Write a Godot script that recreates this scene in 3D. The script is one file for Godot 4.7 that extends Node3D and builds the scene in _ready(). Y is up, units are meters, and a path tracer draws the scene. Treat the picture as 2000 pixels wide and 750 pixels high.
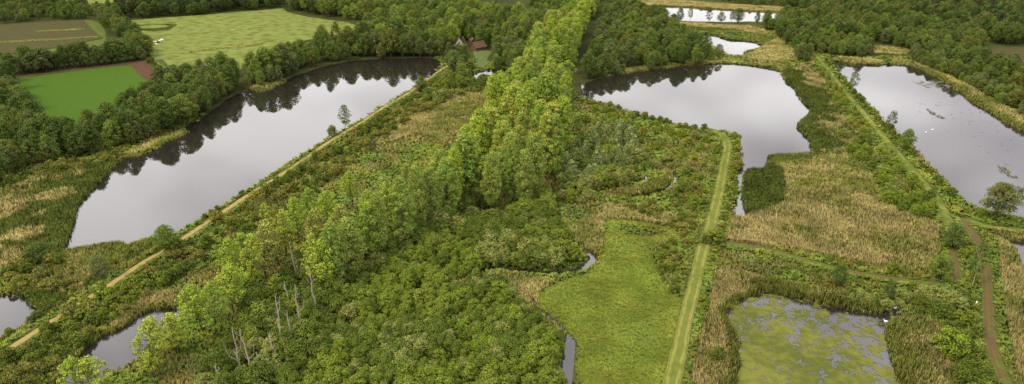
extends Node3D
# A wetland of fishing ponds, dikes, reed beds, willow scrub and a poplar avenue, seen from a hundred metres up.
# All places are metres on the ground: x to the east, -z away from the camera.

const X0 := -640.0
const Z0 := -810.0
const NX := 1281
const NZ := 721

var water_d := PackedFloat32Array()    # metres to the nearest water's edge, negative in the water
var track_d := PackedFloat32Array()    # metres outside the nearest track, negative on it
var track_h := PackedFloat32Array()    # height of the dike that carries it
var cover := PackedByteArray()         # what grows there, see COVER
var lump := FastNoiseLite.new()
var patch := FastNoiseLite.new()
var fine := FastNoiseLite.new()
var taken := {}
var mats := {}
var kinds := {}                        # kind -> prototypes
var wanted := {}                       # kind -> places

enum { HERB, REED_TAN, REED_GREEN, FLAT, WOOD, SCRUB, MEADOW, BARE, LAWN }

func _ready() -> void:
	# ---------------------------------------------------------------- camera, sky, light
	var cam := Camera3D.new()
	cam.name = "camera"
	cam.position = Vector3(0, 100, 0)
	cam.rotation_degrees = Vector3(-23.318, 0, 0)
	cam.fov = 31.402
	cam.near = 1.0
	cam.far = 12000.0
	add_child(cam)
	cam.current = true
	var env := Environment.new()
	env.background_mode = Environment.BG_SKY
	var sky := Sky.new()
	sky.sky_material = cloudy_sky()
	env.sky = sky
	env.background_energy_multiplier = 1.0
	env.tonemap_mode = Environment.TONE_MAPPER_LINEAR
	env.tonemap_exposure = 2.45
	env.sdfgi_enabled = true
	env.ssao_enabled = true
	env.ssil_enabled = true
	var we := WorldEnvironment.new()
	we.name = "world_environment"
	we.environment = env
	add_child(we)
	var sun := DirectionalLight3D.new()
	sun.name = "sun"
	sun.light_color = Color(1.0, 0.92, 0.78)
	sun.light_energy = 0.5
	sun.light_angular_distance = 14.0
	sun.shadow_enabled = true
	sun.rotation_degrees = Vector3(-50, -62, 0)
	add_child(sun)

	lump.seed = 7; lump.frequency = 0.035; lump.fractal_octaves = 3
	patch.seed = 21; patch.frequency = 0.016; patch.fractal_octaves = 4
	fine.seed = 5; fine.frequency = 0.22; fine.fractal_octaves = 2
	make_materials()
	survey()
	build_terrain()
	build_waters()
	build_fields()
	build_tracks()
	build_reeds()
	build_herbs()
	make_kinds()
	plant()
	build_dead_trees()
	build_small_things()

# ==================================================================== helpers
func numbered(called: String) -> String:
	var n: int = taken.get(called, 0)
	taken[called] = n + 1
	return called if n == 0 else "%s_%03d" % [called, n]

func pv(a: Array) -> PackedVector2Array:
	var o := PackedVector2Array()
	for i in range(0, a.size(), 2):
		o.append(Vector2(a[i], a[i + 1]))
	return o

func rng_of(s: int) -> RandomNumberGenerator:
	var r := RandomNumberGenerator.new()
	r.seed = s * 7919 + 13
	return r

func lin(r: float, g: float, b: float) -> Color:
	return Color(r, g, b)

func tag(o: Node, label := "", category := "", group := "", kind := "") -> void:
	if label: o.set_meta("label", label)
	if category: o.set_meta("category", category)
	if group: o.set_meta("group", group)
	if kind: o.set_meta("kind", kind)

func put(called: String, mesh: Mesh, m: Material, parent: Node = self) -> MeshInstance3D:
	var o := MeshInstance3D.new()
	o.name = numbered(called) if parent == self else called
	o.mesh = mesh
	if m: o.material_override = m
	parent.add_child(o, true)
	return o

func thing(called: String, at: Vector3, turn := 0.0) -> Node3D:
	var o := Node3D.new()
	o.name = numbered(called)
	add_child(o)
	o.position = at
	o.rotation.y = turn
	return o

func array_mesh(v: PackedVector3Array, n: PackedVector3Array, idx: PackedInt32Array, c := PackedColorArray()) -> ArrayMesh:
	var a := []
	a.resize(Mesh.ARRAY_MAX)
	a[Mesh.ARRAY_VERTEX] = v
	a[Mesh.ARRAY_NORMAL] = n
	a[Mesh.ARRAY_INDEX] = idx
	if c.size(): a[Mesh.ARRAY_COLOR] = c
	var m := ArrayMesh.new()
	m.add_surface_from_arrays(Mesh.PRIMITIVE_TRIANGLES, a)
	return m

func grain(s: int, freq: float, lo: float, hi: float, octaves := 4, size := 256, tint := Color(1, 1, 1)) -> ImageTexture:
	var f := FastNoiseLite.new()
	f.seed = s; f.frequency = freq; f.fractal_octaves = octaves
	var im := f.get_seamless_image(size, size)
	var out := Image.create(size, size, false, Image.FORMAT_RGB8)
	for y in size:
		for x in size:
			var k := lerpf(lo, hi, im.get_pixel(x, y).r)
			out.set_pixel(x, y, Color(lerpf(k, k * tint.r, 1.0 - k), lerpf(k, k * tint.g, 1.0 - k), lerpf(k, k * tint.b, 1.0 - k)))
	return ImageTexture.create_from_image(out)

func cloudy_sky() -> PanoramaSkyMaterial:
	# an even overcast: slightly lilac grey with soft darker cloud bellies
	var f := FastNoiseLite.new()
	f.seed = 31; f.frequency = 1.0; f.fractal_octaves = 4
	var w := 512
	var h := 256
	var im := Image.create(w, h, false, Image.FORMAT_RGBF)
	for y in h:
		var el := (0.5 - (y + 0.5) / h) * PI
		for x in w:
			var az := (x + 0.5) / w * TAU
			var d := Vector3(cos(el) * cos(az), sin(el), cos(el) * sin(az))
			var up: float = max(d.y, 0.02)
			var q := d / (up + 0.25)
			var k := clampf(0.55 + 1.25 * f.get_noise_3d(q.x * 1.5, q.z * 1.5, 3.0), 0.0, 1.0)
			var c := Color(0.44, 0.415, 0.45).lerp(Color(0.96, 0.935, 0.935), k)
			c *= 0.66 + 0.95 * d.y      # an overcast sky is brightest overhead
			if d.y < 0.0: c = Color(0.3, 0.3, 0.25)
			im.set_pixel(x, y, c)
	var m := PanoramaSkyMaterial.new()
	m.panorama = ImageTexture.create_from_image(im)
	return m

func mat(called: String, c: Color, rough := 0.9, vertex := false, tex: Texture2D = null, scale := 0.1) -> StandardMaterial3D:
	var m := StandardMaterial3D.new()
	m.resource_name = called
	m.albedo_color = c.linear_to_srgb()
	m.roughness = rough
	m.metallic_specular = 0.08
	m.vertex_color_use_as_albedo = vertex
	if tex:
		m.albedo_texture = tex
		m.uv1_triplanar = true
		m.uv1_world_triplanar = true
		m.uv1_scale = Vector3.ONE * scale
	mats[called] = m
	return m

func make_materials() -> void:
	var soil_grain := grain(3, 0.05, 0.45, 1.5, 5)
	mat("ground", Color(1, 1, 1), 0.95, true, soil_grain, 0.11)
	mat("track", Color(1, 1, 1), 0.95, true, grain(9, 0.08, 0.6, 1.35, 4), 0.3)
	for k in ["leaf", "needle"]:
		var m := mat(k, Color(1, 1, 1), 0.75, true)
		m.backlight = Color(0.26, 0.28, 0.09) if k == "leaf" else Color(0.1, 0.12, 0.05)
		m.metallic_specular = 0.08
		m.cull_mode = BaseMaterial3D.CULL_DISABLED
	var r := mat("blade", Color(1, 1, 1), 0.85, true)
	r.backlight = Color(0.5, 0.46, 0.25)
	r.metallic_specular = 0.08
	r.cull_mode = BaseMaterial3D.CULL_DISABLED
	mat("bark", Color(0.085, 0.068, 0.045), 0.95, false, grain(12, 0.07, 0.5, 1.4, 4, 128), 0.5)
	mat("pale_bark", Color(0.34, 0.30, 0.22), 0.95, false, grain(14, 0.07, 0.45, 1.4, 4, 128), 0.5)
	var wm := mat("water", Color(0.014, 0.012, 0.010), 0.02)
	wm.metallic_specular = 0.66
	wm.clearcoat_enabled = true
	wm.clearcoat = 0.26
	wm.clearcoat_roughness = 0.02
	var fn := FastNoiseLite.new()
	fn.seed = 40; fn.frequency = 0.02; fn.fractal_octaves = 3
	var nim := fn.get_seamless_image(256, 256)
	nim.convert(Image.FORMAT_RGBA8)
	nim.bump_map_to_normal_map(1.0)
	wm.normal_enabled = true
	wm.normal_texture = ImageTexture.create_from_image(nim)
	wm.normal_scale = 0.02
	wm.uv1_triplanar = true
	wm.uv1_world_triplanar = true
	wm.uv1_scale = Vector3.ONE * 0.06
	mat("duckweed", Color(1, 1, 1), 0.8, true)
	mat("feather", Color(0.82, 0.81, 0.78), 0.8)
	mat("beak", Color(0.55, 0.2, 0.04), 0.6)
	mat("cow_white", Color(0.7, 0.67, 0.6), 0.9)
	mat("cow_dark", Color(0.06, 0.05, 0.045), 0.9)
	mat("plaster", Color(0.5, 0.48, 0.44), 0.9, false, grain(17, 0.05, 0.8, 1.1, 3, 128), 0.4)
	mat("thatch", Color(0.13, 0.09, 0.06), 0.95, false, grain(18, 0.1, 0.6, 1.3, 3, 128), 0.6)
	mat("tile", Color(0.11, 0.066, 0.042), 0.9, false, grain(19, 0.1, 0.6, 1.3, 3, 128), 0.8)
	mat("plank", Color(0.12, 0.075, 0.05), 0.9, false, grain(20, 0.08, 0.6, 1.3, 3, 128), 0.8)
	mat("pane", Color(0.03, 0.035, 0.04), 0.15)
	mat("chimney_brick", Color(0.3, 0.13, 0.08), 0.9)

# ==================================================================== the survey: where water, tracks and covers lie
var WATERS := [
	{"called": "fishing_pond", "poly": [-138.1, -186.1, -140.9, -193, -147.8, -208, -153.4, -218.4, -155.4, -227.3, -156.6, -235.4, -158.9, -241.9, -158.3, -249.8, -160.5, -256.5, -162.7, -264.6, -162.8, -270.1, -157, -271.4, -154.9, -278.4, -153, -288.5, -149.9, -297.1, -150.5, -302.3, -155.4, -308.4, -153.4, -316.4, -153.4, -328.2, -153.3, -347.5, -153.6, -362.5, -150.2, -373.2, -140.6, -375.4, -134.8, -390.3, -134.6, -401.2, -128.1, -422.1, -119.5, -439.2, -108.9, -451.2, -96.5, -457.5, -76.3, -460.7, -59.1, -462.3, -49.8, -455.9, -45.8, -439.2, -48.4, -410.1, -53.8, -391.5, -57.8, -376.5, -63.2, -356.4, -68.4, -339, -74.4, -317.2, -82.9, -291.3, -87.6, -275.2, -93.5, -252, -98.3, -231.5, -102.3, -217.5, -106.9, -203.3, -109.2, -197.3, -114.5, -194.4, -119.2, -191.6, -120.4, -188.8, -122.7, -190.9, -128.1, -189.5, -134.5, -186.8]},
	{"called": "reedy_pool", "poly": [-150.2, -157.1, -140, -160.2, -136.5, -161.3, -133.3, -159.7, -128.4, -155.4, -125.4, -153.2, -123.3, -148.6, -125.3, -144.5, -126.9, -141.3, -131.9, -132.7]},
	{"called": "shaded_pool", "poly": [-102.7, -120.8, -102.7, -130.3, -103.1, -136.2, -101.9, -141.9, -99.2, -145.2, -98, -150.5, -95, -154.1, -88.6, -153.4, -86.9, -151.7, -86.9, -145.2, -87.4, -140.8, -88.1, -134.6, -89.6, -130.3, -92.2, -124.3, -93.2, -120]},
	{"called": "swan_lake", "poly": [41, -391.5, 45.4, -396.3, 57.6, -408.9, 62.6, -411.4, 70.3, -416.7, 75.8, -423.5, 87.5, -427.7, 102, -434.8, 112.9, -439.2, 123.2, -440.6, 134.4, -445.1, 147.4, -443.6, 161.2, -434.8, 167.5, -424.9, 164.3, -408.9, 162, -392.7, 162, -381, 156.5, -361.5, 154.4, -350.4, 154.4, -340.8, 150.7, -331.7, 145.3, -323.9, 138.6, -316.4, 135.4, -310, 135.5, -302.3, 134.4, -296.3, 134.5, -292, 132.4, -285.1, 130.3, -277.1, 128.6, -274.5, 118, -271.4, 109.1, -270.1, 105.1, -262.3, 102.3, -255.4, 97.9, -253.1, 95.8, -254.2, 91.1, -247.1, 86.7, -236.9, 83.1, -225, 81.5, -215.4, 80.6, -210.4, 75.8, -209.6, 76.5, -214.1, 81.9, -227.3, 88.1, -247.1, 92.9, -258.2, 97.4, -273.3, 101.8, -287.8, 103.7, -297.8, 95.5, -303.8, 84.9, -309.2, 76.9, -317.2, 70.4, -322.2, 63.1, -330.9, 56.7, -339.9, 51.2, -348.4, 41.2, -356.4, 38.7, -364.6]},
	{"called": "algae_pond", "poly": [213, -454.3, 218.5, -445.1, 227.8, -443.6, 233.1, -440.6, 246.4, -440.6, 256.5, -437.7, 258.5, -426.3, 257.5, -407.6, 255, -392.7, 250.2, -369.9, 244.5, -349.4, 243, -334.4, 239.4, -317.2, 238.4, -308.4, 237.5, -298.5, 230.6, -267.1, 190.6, -204.1, 173.7, -209.2, 166.7, -214.5, 162.6, -217.9, 162.2, -223.2, 164.2, -231, 166.5, -241.4, 169.2, -254.8, 172.2, -269.5, 174.5, -279.7, 177.3, -289.2, 177.6, -298.5, 179.5, -311.6, 184.9, -332.6, 187.7, -346.5, 189.9, -362.5, 195.2, -383.3, 201.7, -407.6, 204.6, -423.5]},
	{"called": "corner_pool", "poly": [156.1, -195.1, 158.7, -193.3, 161.6, -191.6, 172.4, -188.8, 154.7, -165, 149.4, -171.8, 149.8, -175.4, 153.6, -182.2, 155.7, -186.8]},
	{"called": "duckweed_pond", "poly": [56.1, -151.7, 60.6, -157.1, 64.1, -159.4, 69.1, -161.8, 73.2, -161.3, 77.9, -158.9, 82.2, -155.9, 85.8, -154.6, 89.6, -152.7, 93.8, -151.5, 96.4, -151.5, 99.3, -153.2, 101.4, -154.9, 102.9, -155.1, 101, -151.7, 98.3, -149.3, 95.7, -147, 93.3, -143, 91.5, -137.7, 89.8, -132.7, 87.6, -127, 84, -119.1, 49.3, -119.1, 51.6, -127, 53.6, -132.7, 54.9, -136.7, 55.7, -140.8, 55.7, -146.3]},
	{"called": "marsh_lake", "poly": [141.2, -551.6, 156.4, -547.1, 161.5, -540.6, 165.3, -525.9, 175, -521.8, 184, -513.9, 182.4, -498.6, 175.8, -491.3, 164.6, -482.4, 160.7, -468.8, 153.6, -468.8, 149.2, -475.5, 147.7, -493.1, 146.6, -510, 144.9, -525.9]},
	{"called": "far_lake", "poly": [117.8, -717.4, 128.4, -703, 153.4, -699.5, 173, -696.1, 198.9, -679.2, 220.7, -669.4, 242, -659.9, 267.5, -650.7, 281.6, -638.7, 253, -613.3, 211.5, -610.6, 188.2, -607.9, 153.6, -613.3, 137.8, -624.3, 124, -644.7, 117.4, -682.5]},
	{"called": "garden_pool", "poly": [-23.6, -414.1, -16.2, -426.3, -3.2, -426.3, 0, -411.4, -3, -398.8, -18.1, -396.3]},
	{"called": "wood_pool", "poly": [-90.3, -685.9, -75.6, -689.2, -63.8, -669.4, -67.2, -653.7, -82.3, -659.9]},
	{"called": "meadow_pool", "poly": [-314.2, -582.1, -304.9, -589.6, -294, -589.6, -288.1, -579.7, -296.6, -572.4, -307.2, -572.4]},
]
var CREEKS := [
	{"called": "creek", "width": 3.0, "line": [11.7, -116.7, 12.5, -126.1, 13.7, -134.6, 14.3, -140.8]},
	{"called": "creek", "width": 1.5, "line": [14.3, -140.8, 12.7, -145.2, 9.9, -149.3, 6.8, -153.4, 5.5, -158.4]},
	{"called": "creek", "width": 2.4, "line": [-10.4, -172.1, -6, -175.4, 0, -174.2, 7.4, -172.7, 14.1, -172.7, 19.5, -174.5, 22.8, -177.8, 24.8, -181.9, 23, -185.5]},
	{"called": "creek", "width": 1.1, "line": [23, -185.5, 20.1, -190.2, 17.8, -195.8, 16, -204.1, 15.4, -216.2, 15.3, -227.3, 16.3, -238.4]},
	{"called": "creek", "width": 1.8, "line": [35.7, -229.6, 40.1, -227.8, 46.5, -226.8, 53.9, -231.5, 59.6, -237.9, 63.2, -244.5, 64.1, -251.5, 62.2, -258.2, 59.3, -264.6, 56.2, -268.3]},
	{"called": "creek", "width": 2.0, "line": [46.1, -240.4, 49.4, -241.4, 52.1, -245.6, 51.8, -250.9]},
	{"called": "creek", "width": 2.2, "line": [-51.6, -165, -46.9, -176.6, -42.1, -187.8, -35.5, -202.1, -28.3, -214.1]},
]
var TRACKS := [
	{"called": "sandy_track", "style": "sand", "half": 1.1, "high": 1.3, "line": [-121.2, -127.9, -119.7, -134.5, -117.7, -142.9, -114.8, -153.3, -112.4, -161.2, -110.6, -168.5, -108.2, -178.3, -105.3, -185.4, -102.5, -197.2, -98.6, -212.8, -94.1, -230.6, -89.6, -246.2, -84.9, -265.4, -79.7, -288.1, -73, -310.3, -65.7, -338.6, -56.6, -368.4, -51.1, -393.5, -44.7, -420.5, -40.3, -437.4]},
	{"called": "mown_track", "style": "mown", "half": 2.0, "high": 1.0, "line": [33.3, -116.2, 35.6, -122.9, 39.7, -134.1, 45.1, -149.2, 50.8, -164.4, 58.5, -185.4, 64.4, -199.5, 73.7, -224.1, 82.5, -248.8, 90.9, -272.2, 94.7, -285.3, 95.6, -295.9, 93.2, -302.6]},
	{"called": "dike_path", "style": "green", "half": 1.6, "high": 1.2, "line": [208.5, -468.6, 200.5, -434.5, 187.6, -382.9, 179.4, -346.1, 172.2, -314.3, 166.3, -288.1, 161.3, -265.4, 156.9, -245.6, 153.7, -231.1, 150.9, -220.5, 146.3, -207.2, 141.7, -197.6]},
	{"called": "brown_track", "style": "brown", "half": 1.35, "high": 1.0, "line": [106.8, -116.2, 109.8, -122.9, 112.5, -129.8, 116.9, -139.2, 125.8, -154, 133.9, -167.1, 140.5, -179, 145.9, -190.5, 149.3, -201.3, 151.5, -207.2]},
	{"called": "cross_path", "style": "faint", "half": 1.1, "high": 1.0, "line": [66.8, -189.1, 72.9, -187.4, 78.6, -185.4, 85.9, -179.9, 92.8, -174.4, 102.5, -169.7, 112.3, -166.3, 119.6, -165.2]},
	{"called": "spur_track", "style": "brown", "half": 1.3, "high": 0.9, "line": [125.6, -167.7, 130.2, -175.9, 134.5, -184.7]},
	{"called": "pond_path", "style": "green", "half": 1.5, "high": 1.1, "line": [151.9, -206.4, 156.1, -201, 163, -198.7, 178.6, -197.2]},
	{"called": "wood_path", "style": "sand", "half": 1.2, "high": 0.8, "line": [37, -420.5, 34, -394.7, 29.9, -366.3]},
]
var FIELDS := [
	{"called": "crop_field", "mat": "crop", "poly": [-295.3, -403.4, -282.9, -413.7, -265.5, -427.4, -248.1, -438.9, -213.9, -393.5, -199, -350.9, -192, -319.3, -192.5, -298.1, -211.3, -298.1, -247, -336.7]},
	{"called": "ploughed_strip", "mat": "plough", "poly": [-299.6, -408.5, -286.3, -419.1, -268.7, -433.1, -251.9, -446.4, -244.1, -451, -206, -398.4, -213, -393.5, -248.9, -441.1, -266.7, -429.5, -284.2, -415.7, -297.1, -405.3]},
	{"called": "ploughed_field", "mat": "stubble", "poly": [-474, -577.4, -437.3, -592.4, -410.6, -605.4, -379.6, -613.5, -342.1, -563, -317.1, -532.1, -329.1, -500.4, -352.1, -468.6, -364.8, -434.5]},
	{"called": "pasture", "mat": "pasture", "poly": [-342.9, -610.8, -321.7, -624.7, -284.2, -645.1, -245.4, -670, -225, -686.5, -212.1, -660.4, -186.2, -633.3, -142.2, -602.8, -119.4, -567.7, -137.6, -544.9, -156.1, -523.8, -170.9, -496.6, -179.6, -468.6, -170.3, -420.5, -175.5, -412.4, -203.1, -412.4, -225.5, -437.4, -244.7, -462, -272.5, -509.9, -305.5, -558.4]},
	{"called": "field_verge", "mat": "verge", "poly": [-378.6, -614.9, -363.6, -610.8, -328.7, -558.4, -307.6, -519.8, -300.7, -500.4, -312.5, -491.1, -333.2, -471.9, -343.2, -455.7, -348.7, -463.7, -326.3, -495.7, -313.8, -528.9, -342.5, -565.4]},
	{"called": "far_meadow", "mat": "pasture", "poly": [-554.1, -813.3, -409, -857.4, -368.5, -721.9, -388.8, -676.5, -446.7, -707.3]},
	{"called": "mown_strip", "mat": "strip", "poly": [-239.5, -454.1, -234.1, -455.7, -205, -412.4, -210.7, -411.1]},
	{"called": "brown_field", "mat": "stubble", "poly": [335.2, -487.5, 355.4, -494.8, 426.2, -509.9, 337.4, -394.7, 322.8, -426, 318.6, -452.5]},
	{"called": "garden_lawn", "mat": "strip", "poly": [-27.2, -484, -12.7, -484, -16.7, -462, -16.3, -431.6, -22.9, -431.6]},
	{"called": "far_clearing", "mat": "dry", "poly": [-161.6, -714.5, -128.2, -733.2, -111.1, -725.6, -123.4, -703.8, -141.9, -693.3]},
	{"called": "wood_glade", "mat": "pasture", "poly": [-16.1, -624.7, 18.2, -619.1, 20.1, -592.4, 0, -594.9]},
]
# covers laid one over the other
var COVERS := [
	[WOOD, [-765.6, -883.8, 765.6, -883.8, 419.8, -465.3, 314.9, -465.3, 222.5, -462, 196.8, -540.6, 124.9, -434.5, 36.2, -361, 26.3, -434.5, -45.2, -462, -96.4, -457.2, -135.6, -404.7, -151.3, -371.7, -151.8, -307.2, -164.4, -267.2, -199, -246.2, -224.4, -228.7]],
	[HERB, [108.5, -744.8, 303.7, -744.8, 216.9, -519.8, 201.2, -452.5, 124.1, -431.6, 125.1, -563, 108.5, -673.2]],
	[SCRUB, [-40.7, -121.2, -51.6, -144.6, -51.4, -164.4, -38.3, -188.8, -17.2, -207.2, 11.2, -228.7, 14.6, -192.2, 14.7, -170, 0, -164.4, 7.9, -149.2, 13.2, -140.3, 11.3, -121.2]],
	[SCRUB, [-65.5, -121.2, -70.5, -154, -62.4, -195.8, -26.2, -228.7, 11.4, -233.5, 0, -211.2, -38.3, -188.8, -51.4, -164.4, -51.6, -144.6, -40.7, -121.2]],
	[MEADOW, [31.4, -207.9, 42.9, -206.4, 53.5, -201.3, 54.1, -195.1, 46.6, -190.5, 42.4, -185.4, 43.1, -172.9, 43.7, -161.7, 46, -156.5, 33.5, -119.5, 13.9, -119.5, 15.4, -134.1, 14.8, -141.3, 10.5, -148, 7.1, -154.5, 6.7, -160.4, 12.3, -167.1, 20.6, -171.1, 25.5, -177.4, 28.7, -188.8]],
	[BARE, [34.7, -203.2, 40.9, -204.8, 48.7, -201, 49.7, -197.6, 42.9, -195.1, 37.1, -196.5]],
	[LAWN, [25.7, -164.4, 30.1, -175.9, 39.2, -175.9, 38.5, -164.4, 29.8, -154]],
	[REED_TAN, [-204.2, -221.9, -188.6, -231.1, -186, -244.6, -175.3, -253.2, -165.6, -263.6, -161.4, -262.4, -156.9, -238.4, -151.6, -216.2, -144.6, -201.3, -137.3, -184.7, -145, -181.2, -149.6, -174.4, -159.8, -164.4]],
	[REED_TAN, [107.2, -268.4, 128, -272.2, 141, -272.2, 141.9, -251.6, 130.3, -221.9, 140.7, -203.2, 130.8, -185.4, 119.6, -172.9, 105.7, -176.5, 88, -185.4, 67.4, -190.1, 73.4, -206.4, 80.3, -209.6, 95.8, -219.7, 104.5, -243.5]],
	[REED_TAN, [169.1, -420.5, 200, -449.4, 173.8, -361, 153.6, -285.3, 139.6, -269.1, 128, -272.2, 135.2, -292.3, 136, -311.1, 151.8, -334, 156.5, -355.9, 160.5, -388.7]],
	[REED_TAN, [59.1, -172.9, 66.1, -175.3, 75.7, -168.5, 86.8, -160.4, 94.9, -154, 100.3, -154, 98.9, -152.5, 85.4, -154, 77.6, -158.3, 68.9, -161.4, 60.5, -156.8, 55.4, -150.6, 55.5, -140.3, 48.4, -116.2, 37.2, -116.2, 47.8, -144.6, 54.2, -159.1]],
	[REED_TAN, [99.9, -149.2, 106.5, -150.4, 108.5, -144.6, 103, -132.1, 96.4, -116.2, 82.7, -116.2]],
	[REED_TAN, [-57.6, -305.6, -52.3, -336.7, -37.1, -371.7, -17.8, -388.7, -12.2, -350.9, -15.3, -299.6, -22, -277.3, -42.3, -298.1]],
	[REED_TAN, [262.8, -443.3, 263.4, -407.2, 258.6, -361, 251.8, -319.3, 244, -285.3, 229.7, -266, 237.4, -307.2, 243.6, -348, 254, -391.1, 257.5, -424.6]],
	[REED_TAN, [153.8, -192.2, 155.1, -186.1, 148.4, -174.4, 148, -170, 154.1, -164.4, 117.1, -114.6, 108.5, -116.2, 125, -144.6, 136.3, -164.4]],
]

func cell(x: float, z: float) -> int:
	return clampi(roundi(z - Z0), 0, NZ - 1) * NX + clampi(roundi(x - X0), 0, NX - 1)

func stamp(arr: PackedFloat32Array, line: PackedVector2Array, closed: bool, reach: float, less: float, highs: PackedFloat32Array, high: float) -> void:
	var n := line.size()
	for i in (n if closed else n - 1):
		var a := line[i]
		var b := line[(i + 1) % n]
		var ab := b - a
		var l2: float = max(ab.length_squared(), 1e-6)
		var x0 := clampi(floori(min(a.x, b.x) - reach - X0), 0, NX - 1)
		var x1 := clampi(ceili(max(a.x, b.x) + reach - X0), 0, NX - 1)
		var z0 := clampi(floori(min(a.y, b.y) - reach - Z0), 0, NZ - 1)
		var z1 := clampi(ceili(max(a.y, b.y) + reach - Z0), 0, NZ - 1)
		for iz in range(z0, z1 + 1):
			var row := iz * NX
			for ix in range(x0, x1 + 1):
				var p := Vector2(X0 + ix, Z0 + iz)
				var t := clampf((p - a).dot(ab) / l2, 0.0, 1.0)
				var d := p.distance_to(a + ab * t) - less
				if d < arr[row + ix]:
					arr[row + ix] = d
					if high > 0.0: highs[row + ix] = high

func spans(poly: PackedVector2Array, do: Callable) -> void:
	var lo := 1e9
	var hi := -1e9
	for p in poly:
		lo = min(lo, p.y); hi = max(hi, p.y)
	var n := poly.size()
	for iz in range(clampi(ceili(lo - Z0), 0, NZ - 1), clampi(floori(hi - Z0), 0, NZ - 1) + 1):
		var z := Z0 + iz
		var xs := []
		for i in n:
			var a := poly[i]
			var b := poly[(i + 1) % n]
			if (a.y > z) != (b.y > z):
				xs.append(a.x + (z - a.y) / (b.y - a.y) * (b.x - a.x))
		xs.sort()
		for k in range(0, xs.size() - 1, 2):
			var i0 := clampi(ceili(xs[k] - X0), 0, NX - 1)
			var i1 := clampi(floori(xs[k + 1] - X0), 0, NX - 1)
			if i1 >= i0: do.call(iz * NX + i0, iz * NX + i1)

func smooth_line(line: PackedVector2Array, closed := false, step := 3.0) -> PackedVector2Array:
	var out := PackedVector2Array()
	var n := line.size()
	for i in (n if closed else n - 1):
		var p1 := line[i]
		var p2 := line[(i + 1) % n]
		var p0 := line[(i - 1 + n) % n] if closed or i > 0 else p1 * 2 - p2
		var p3 := line[(i + 2) % n] if closed or i + 2 < n else p2 * 2 - p1
		var k: int = max(1, roundi(p1.distance_to(p2) / step))
		for j in k:
			out.append(p1.cubic_interpolate(p2, p0, p3, float(j) / k))
	if not closed: out.append(line[n - 1])
	return out

func shore(poly: PackedVector2Array) -> PackedVector2Array:
	# the outline with the small bays and tongues of a reedy edge
	var out := PackedVector2Array()
	for p in smooth_line(poly, true, 2.5):
		out.append(p + Vector2(fine.get_noise_2d(p.x * 1.3, p.y * 1.3), fine.get_noise_2d(p.x * 1.3 + 90, p.y * 1.3)) * 1.1)
	return out

func survey() -> void:
	water_d.resize(NX * NZ); water_d.fill(14.0)
	track_d.resize(NX * NZ); track_d.fill(9.0)
	track_h.resize(NX * NZ); track_h.fill(0.0)
	cover.resize(NX * NZ); cover.fill(HERB)
	var none := PackedFloat32Array()
	var wets := []
	for w in WATERS:
		w.shape = shore(pv(w.poly))
		wets.append(w.shape)
	for c in CREEKS:
		var l := smooth_line(pv(c.line), false, 2.0)
		var got := Geometry2D.offset_polyline(l, c.width * 0.5, Geometry2D.JOIN_ROUND, Geometry2D.END_ROUND)
		c.shape = got[0]
		wets.append(c.shape)
	for s in wets:
		stamp(water_d, s, true, 14.0, 0.0, none, 0.0)
	var wet := PackedByteArray()
	wet.resize(NX * NZ)
	for s in wets:
		spans(s, func(a, b):
			for i in range(a, b + 1): wet[i] = 1)
	for i in NX * NZ:
		if wet[i]: water_d[i] = -water_d[i]
	for t in TRACKS:
		t.smooth = smooth_line(pv(t.line), false, 1.2)
		stamp(track_d, smooth_line(pv(t.line), false, 5.0), false, 9.0, t.half, track_h, t.high)
	for c in COVERS:
		spans(pv(c[1]), func(a, b):
			for i in range(a, b + 1): cover[i] = c[0])
	for f in FIELDS:
		spans(pv(f.poly), func(a, b):
			for i in range(a, b + 1): cover[i] = FLAT)

func samp(arr: PackedFloat32Array, x: float, z: float) -> float:
	var fx := clampf(x - X0, 0.0, NX - 1.001)
	var fz := clampf(z - Z0, 0.0, NZ - 1.001)
	var i := int(fx)
	var j := int(fz)
	var k := j * NX + i
	fx -= i; fz -= j
	return lerpf(lerpf(arr[k], arr[k + 1], fx), lerpf(arr[k + NX], arr[k + NX + 1], fx), fz)

func ground(x: float, z: float) -> float:
	var s := samp(water_d, x, z)
	var h := clampf(s * 0.35, -1.2, 0.45)
	var cv := cover[cell(x, z)]
	if s > 1.5 and cv != FLAT: h += lump.get_noise_2d(x * 3.0, z * 3.0) * 0.22 * clampf(s - 1.5, 0.0, 1.0)
	var p := samp(track_d, x, z)
	if p < 3.6:
		var t := 1.0 - smoothstep(0.9, 3.6, p)
		h = lerpf(h, max(h, track_h[cell(x, z)]), t * clampf(s + 0.2, 0.0, 1.0))
		if p < 0.9: h = lerpf(h, track_h[cell(x, z)], clampf(s, 0.0, 1.0))
	return h

func at(x: float, z: float) -> Vector3:
	return Vector3(x, ground(x, z), z)

func dry_land(p: Vector2, dry := 0.4, off := 0.6) -> bool:
	return samp(water_d, p.x, p.y) > dry and samp(track_d, p.x, p.y) > off

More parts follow.
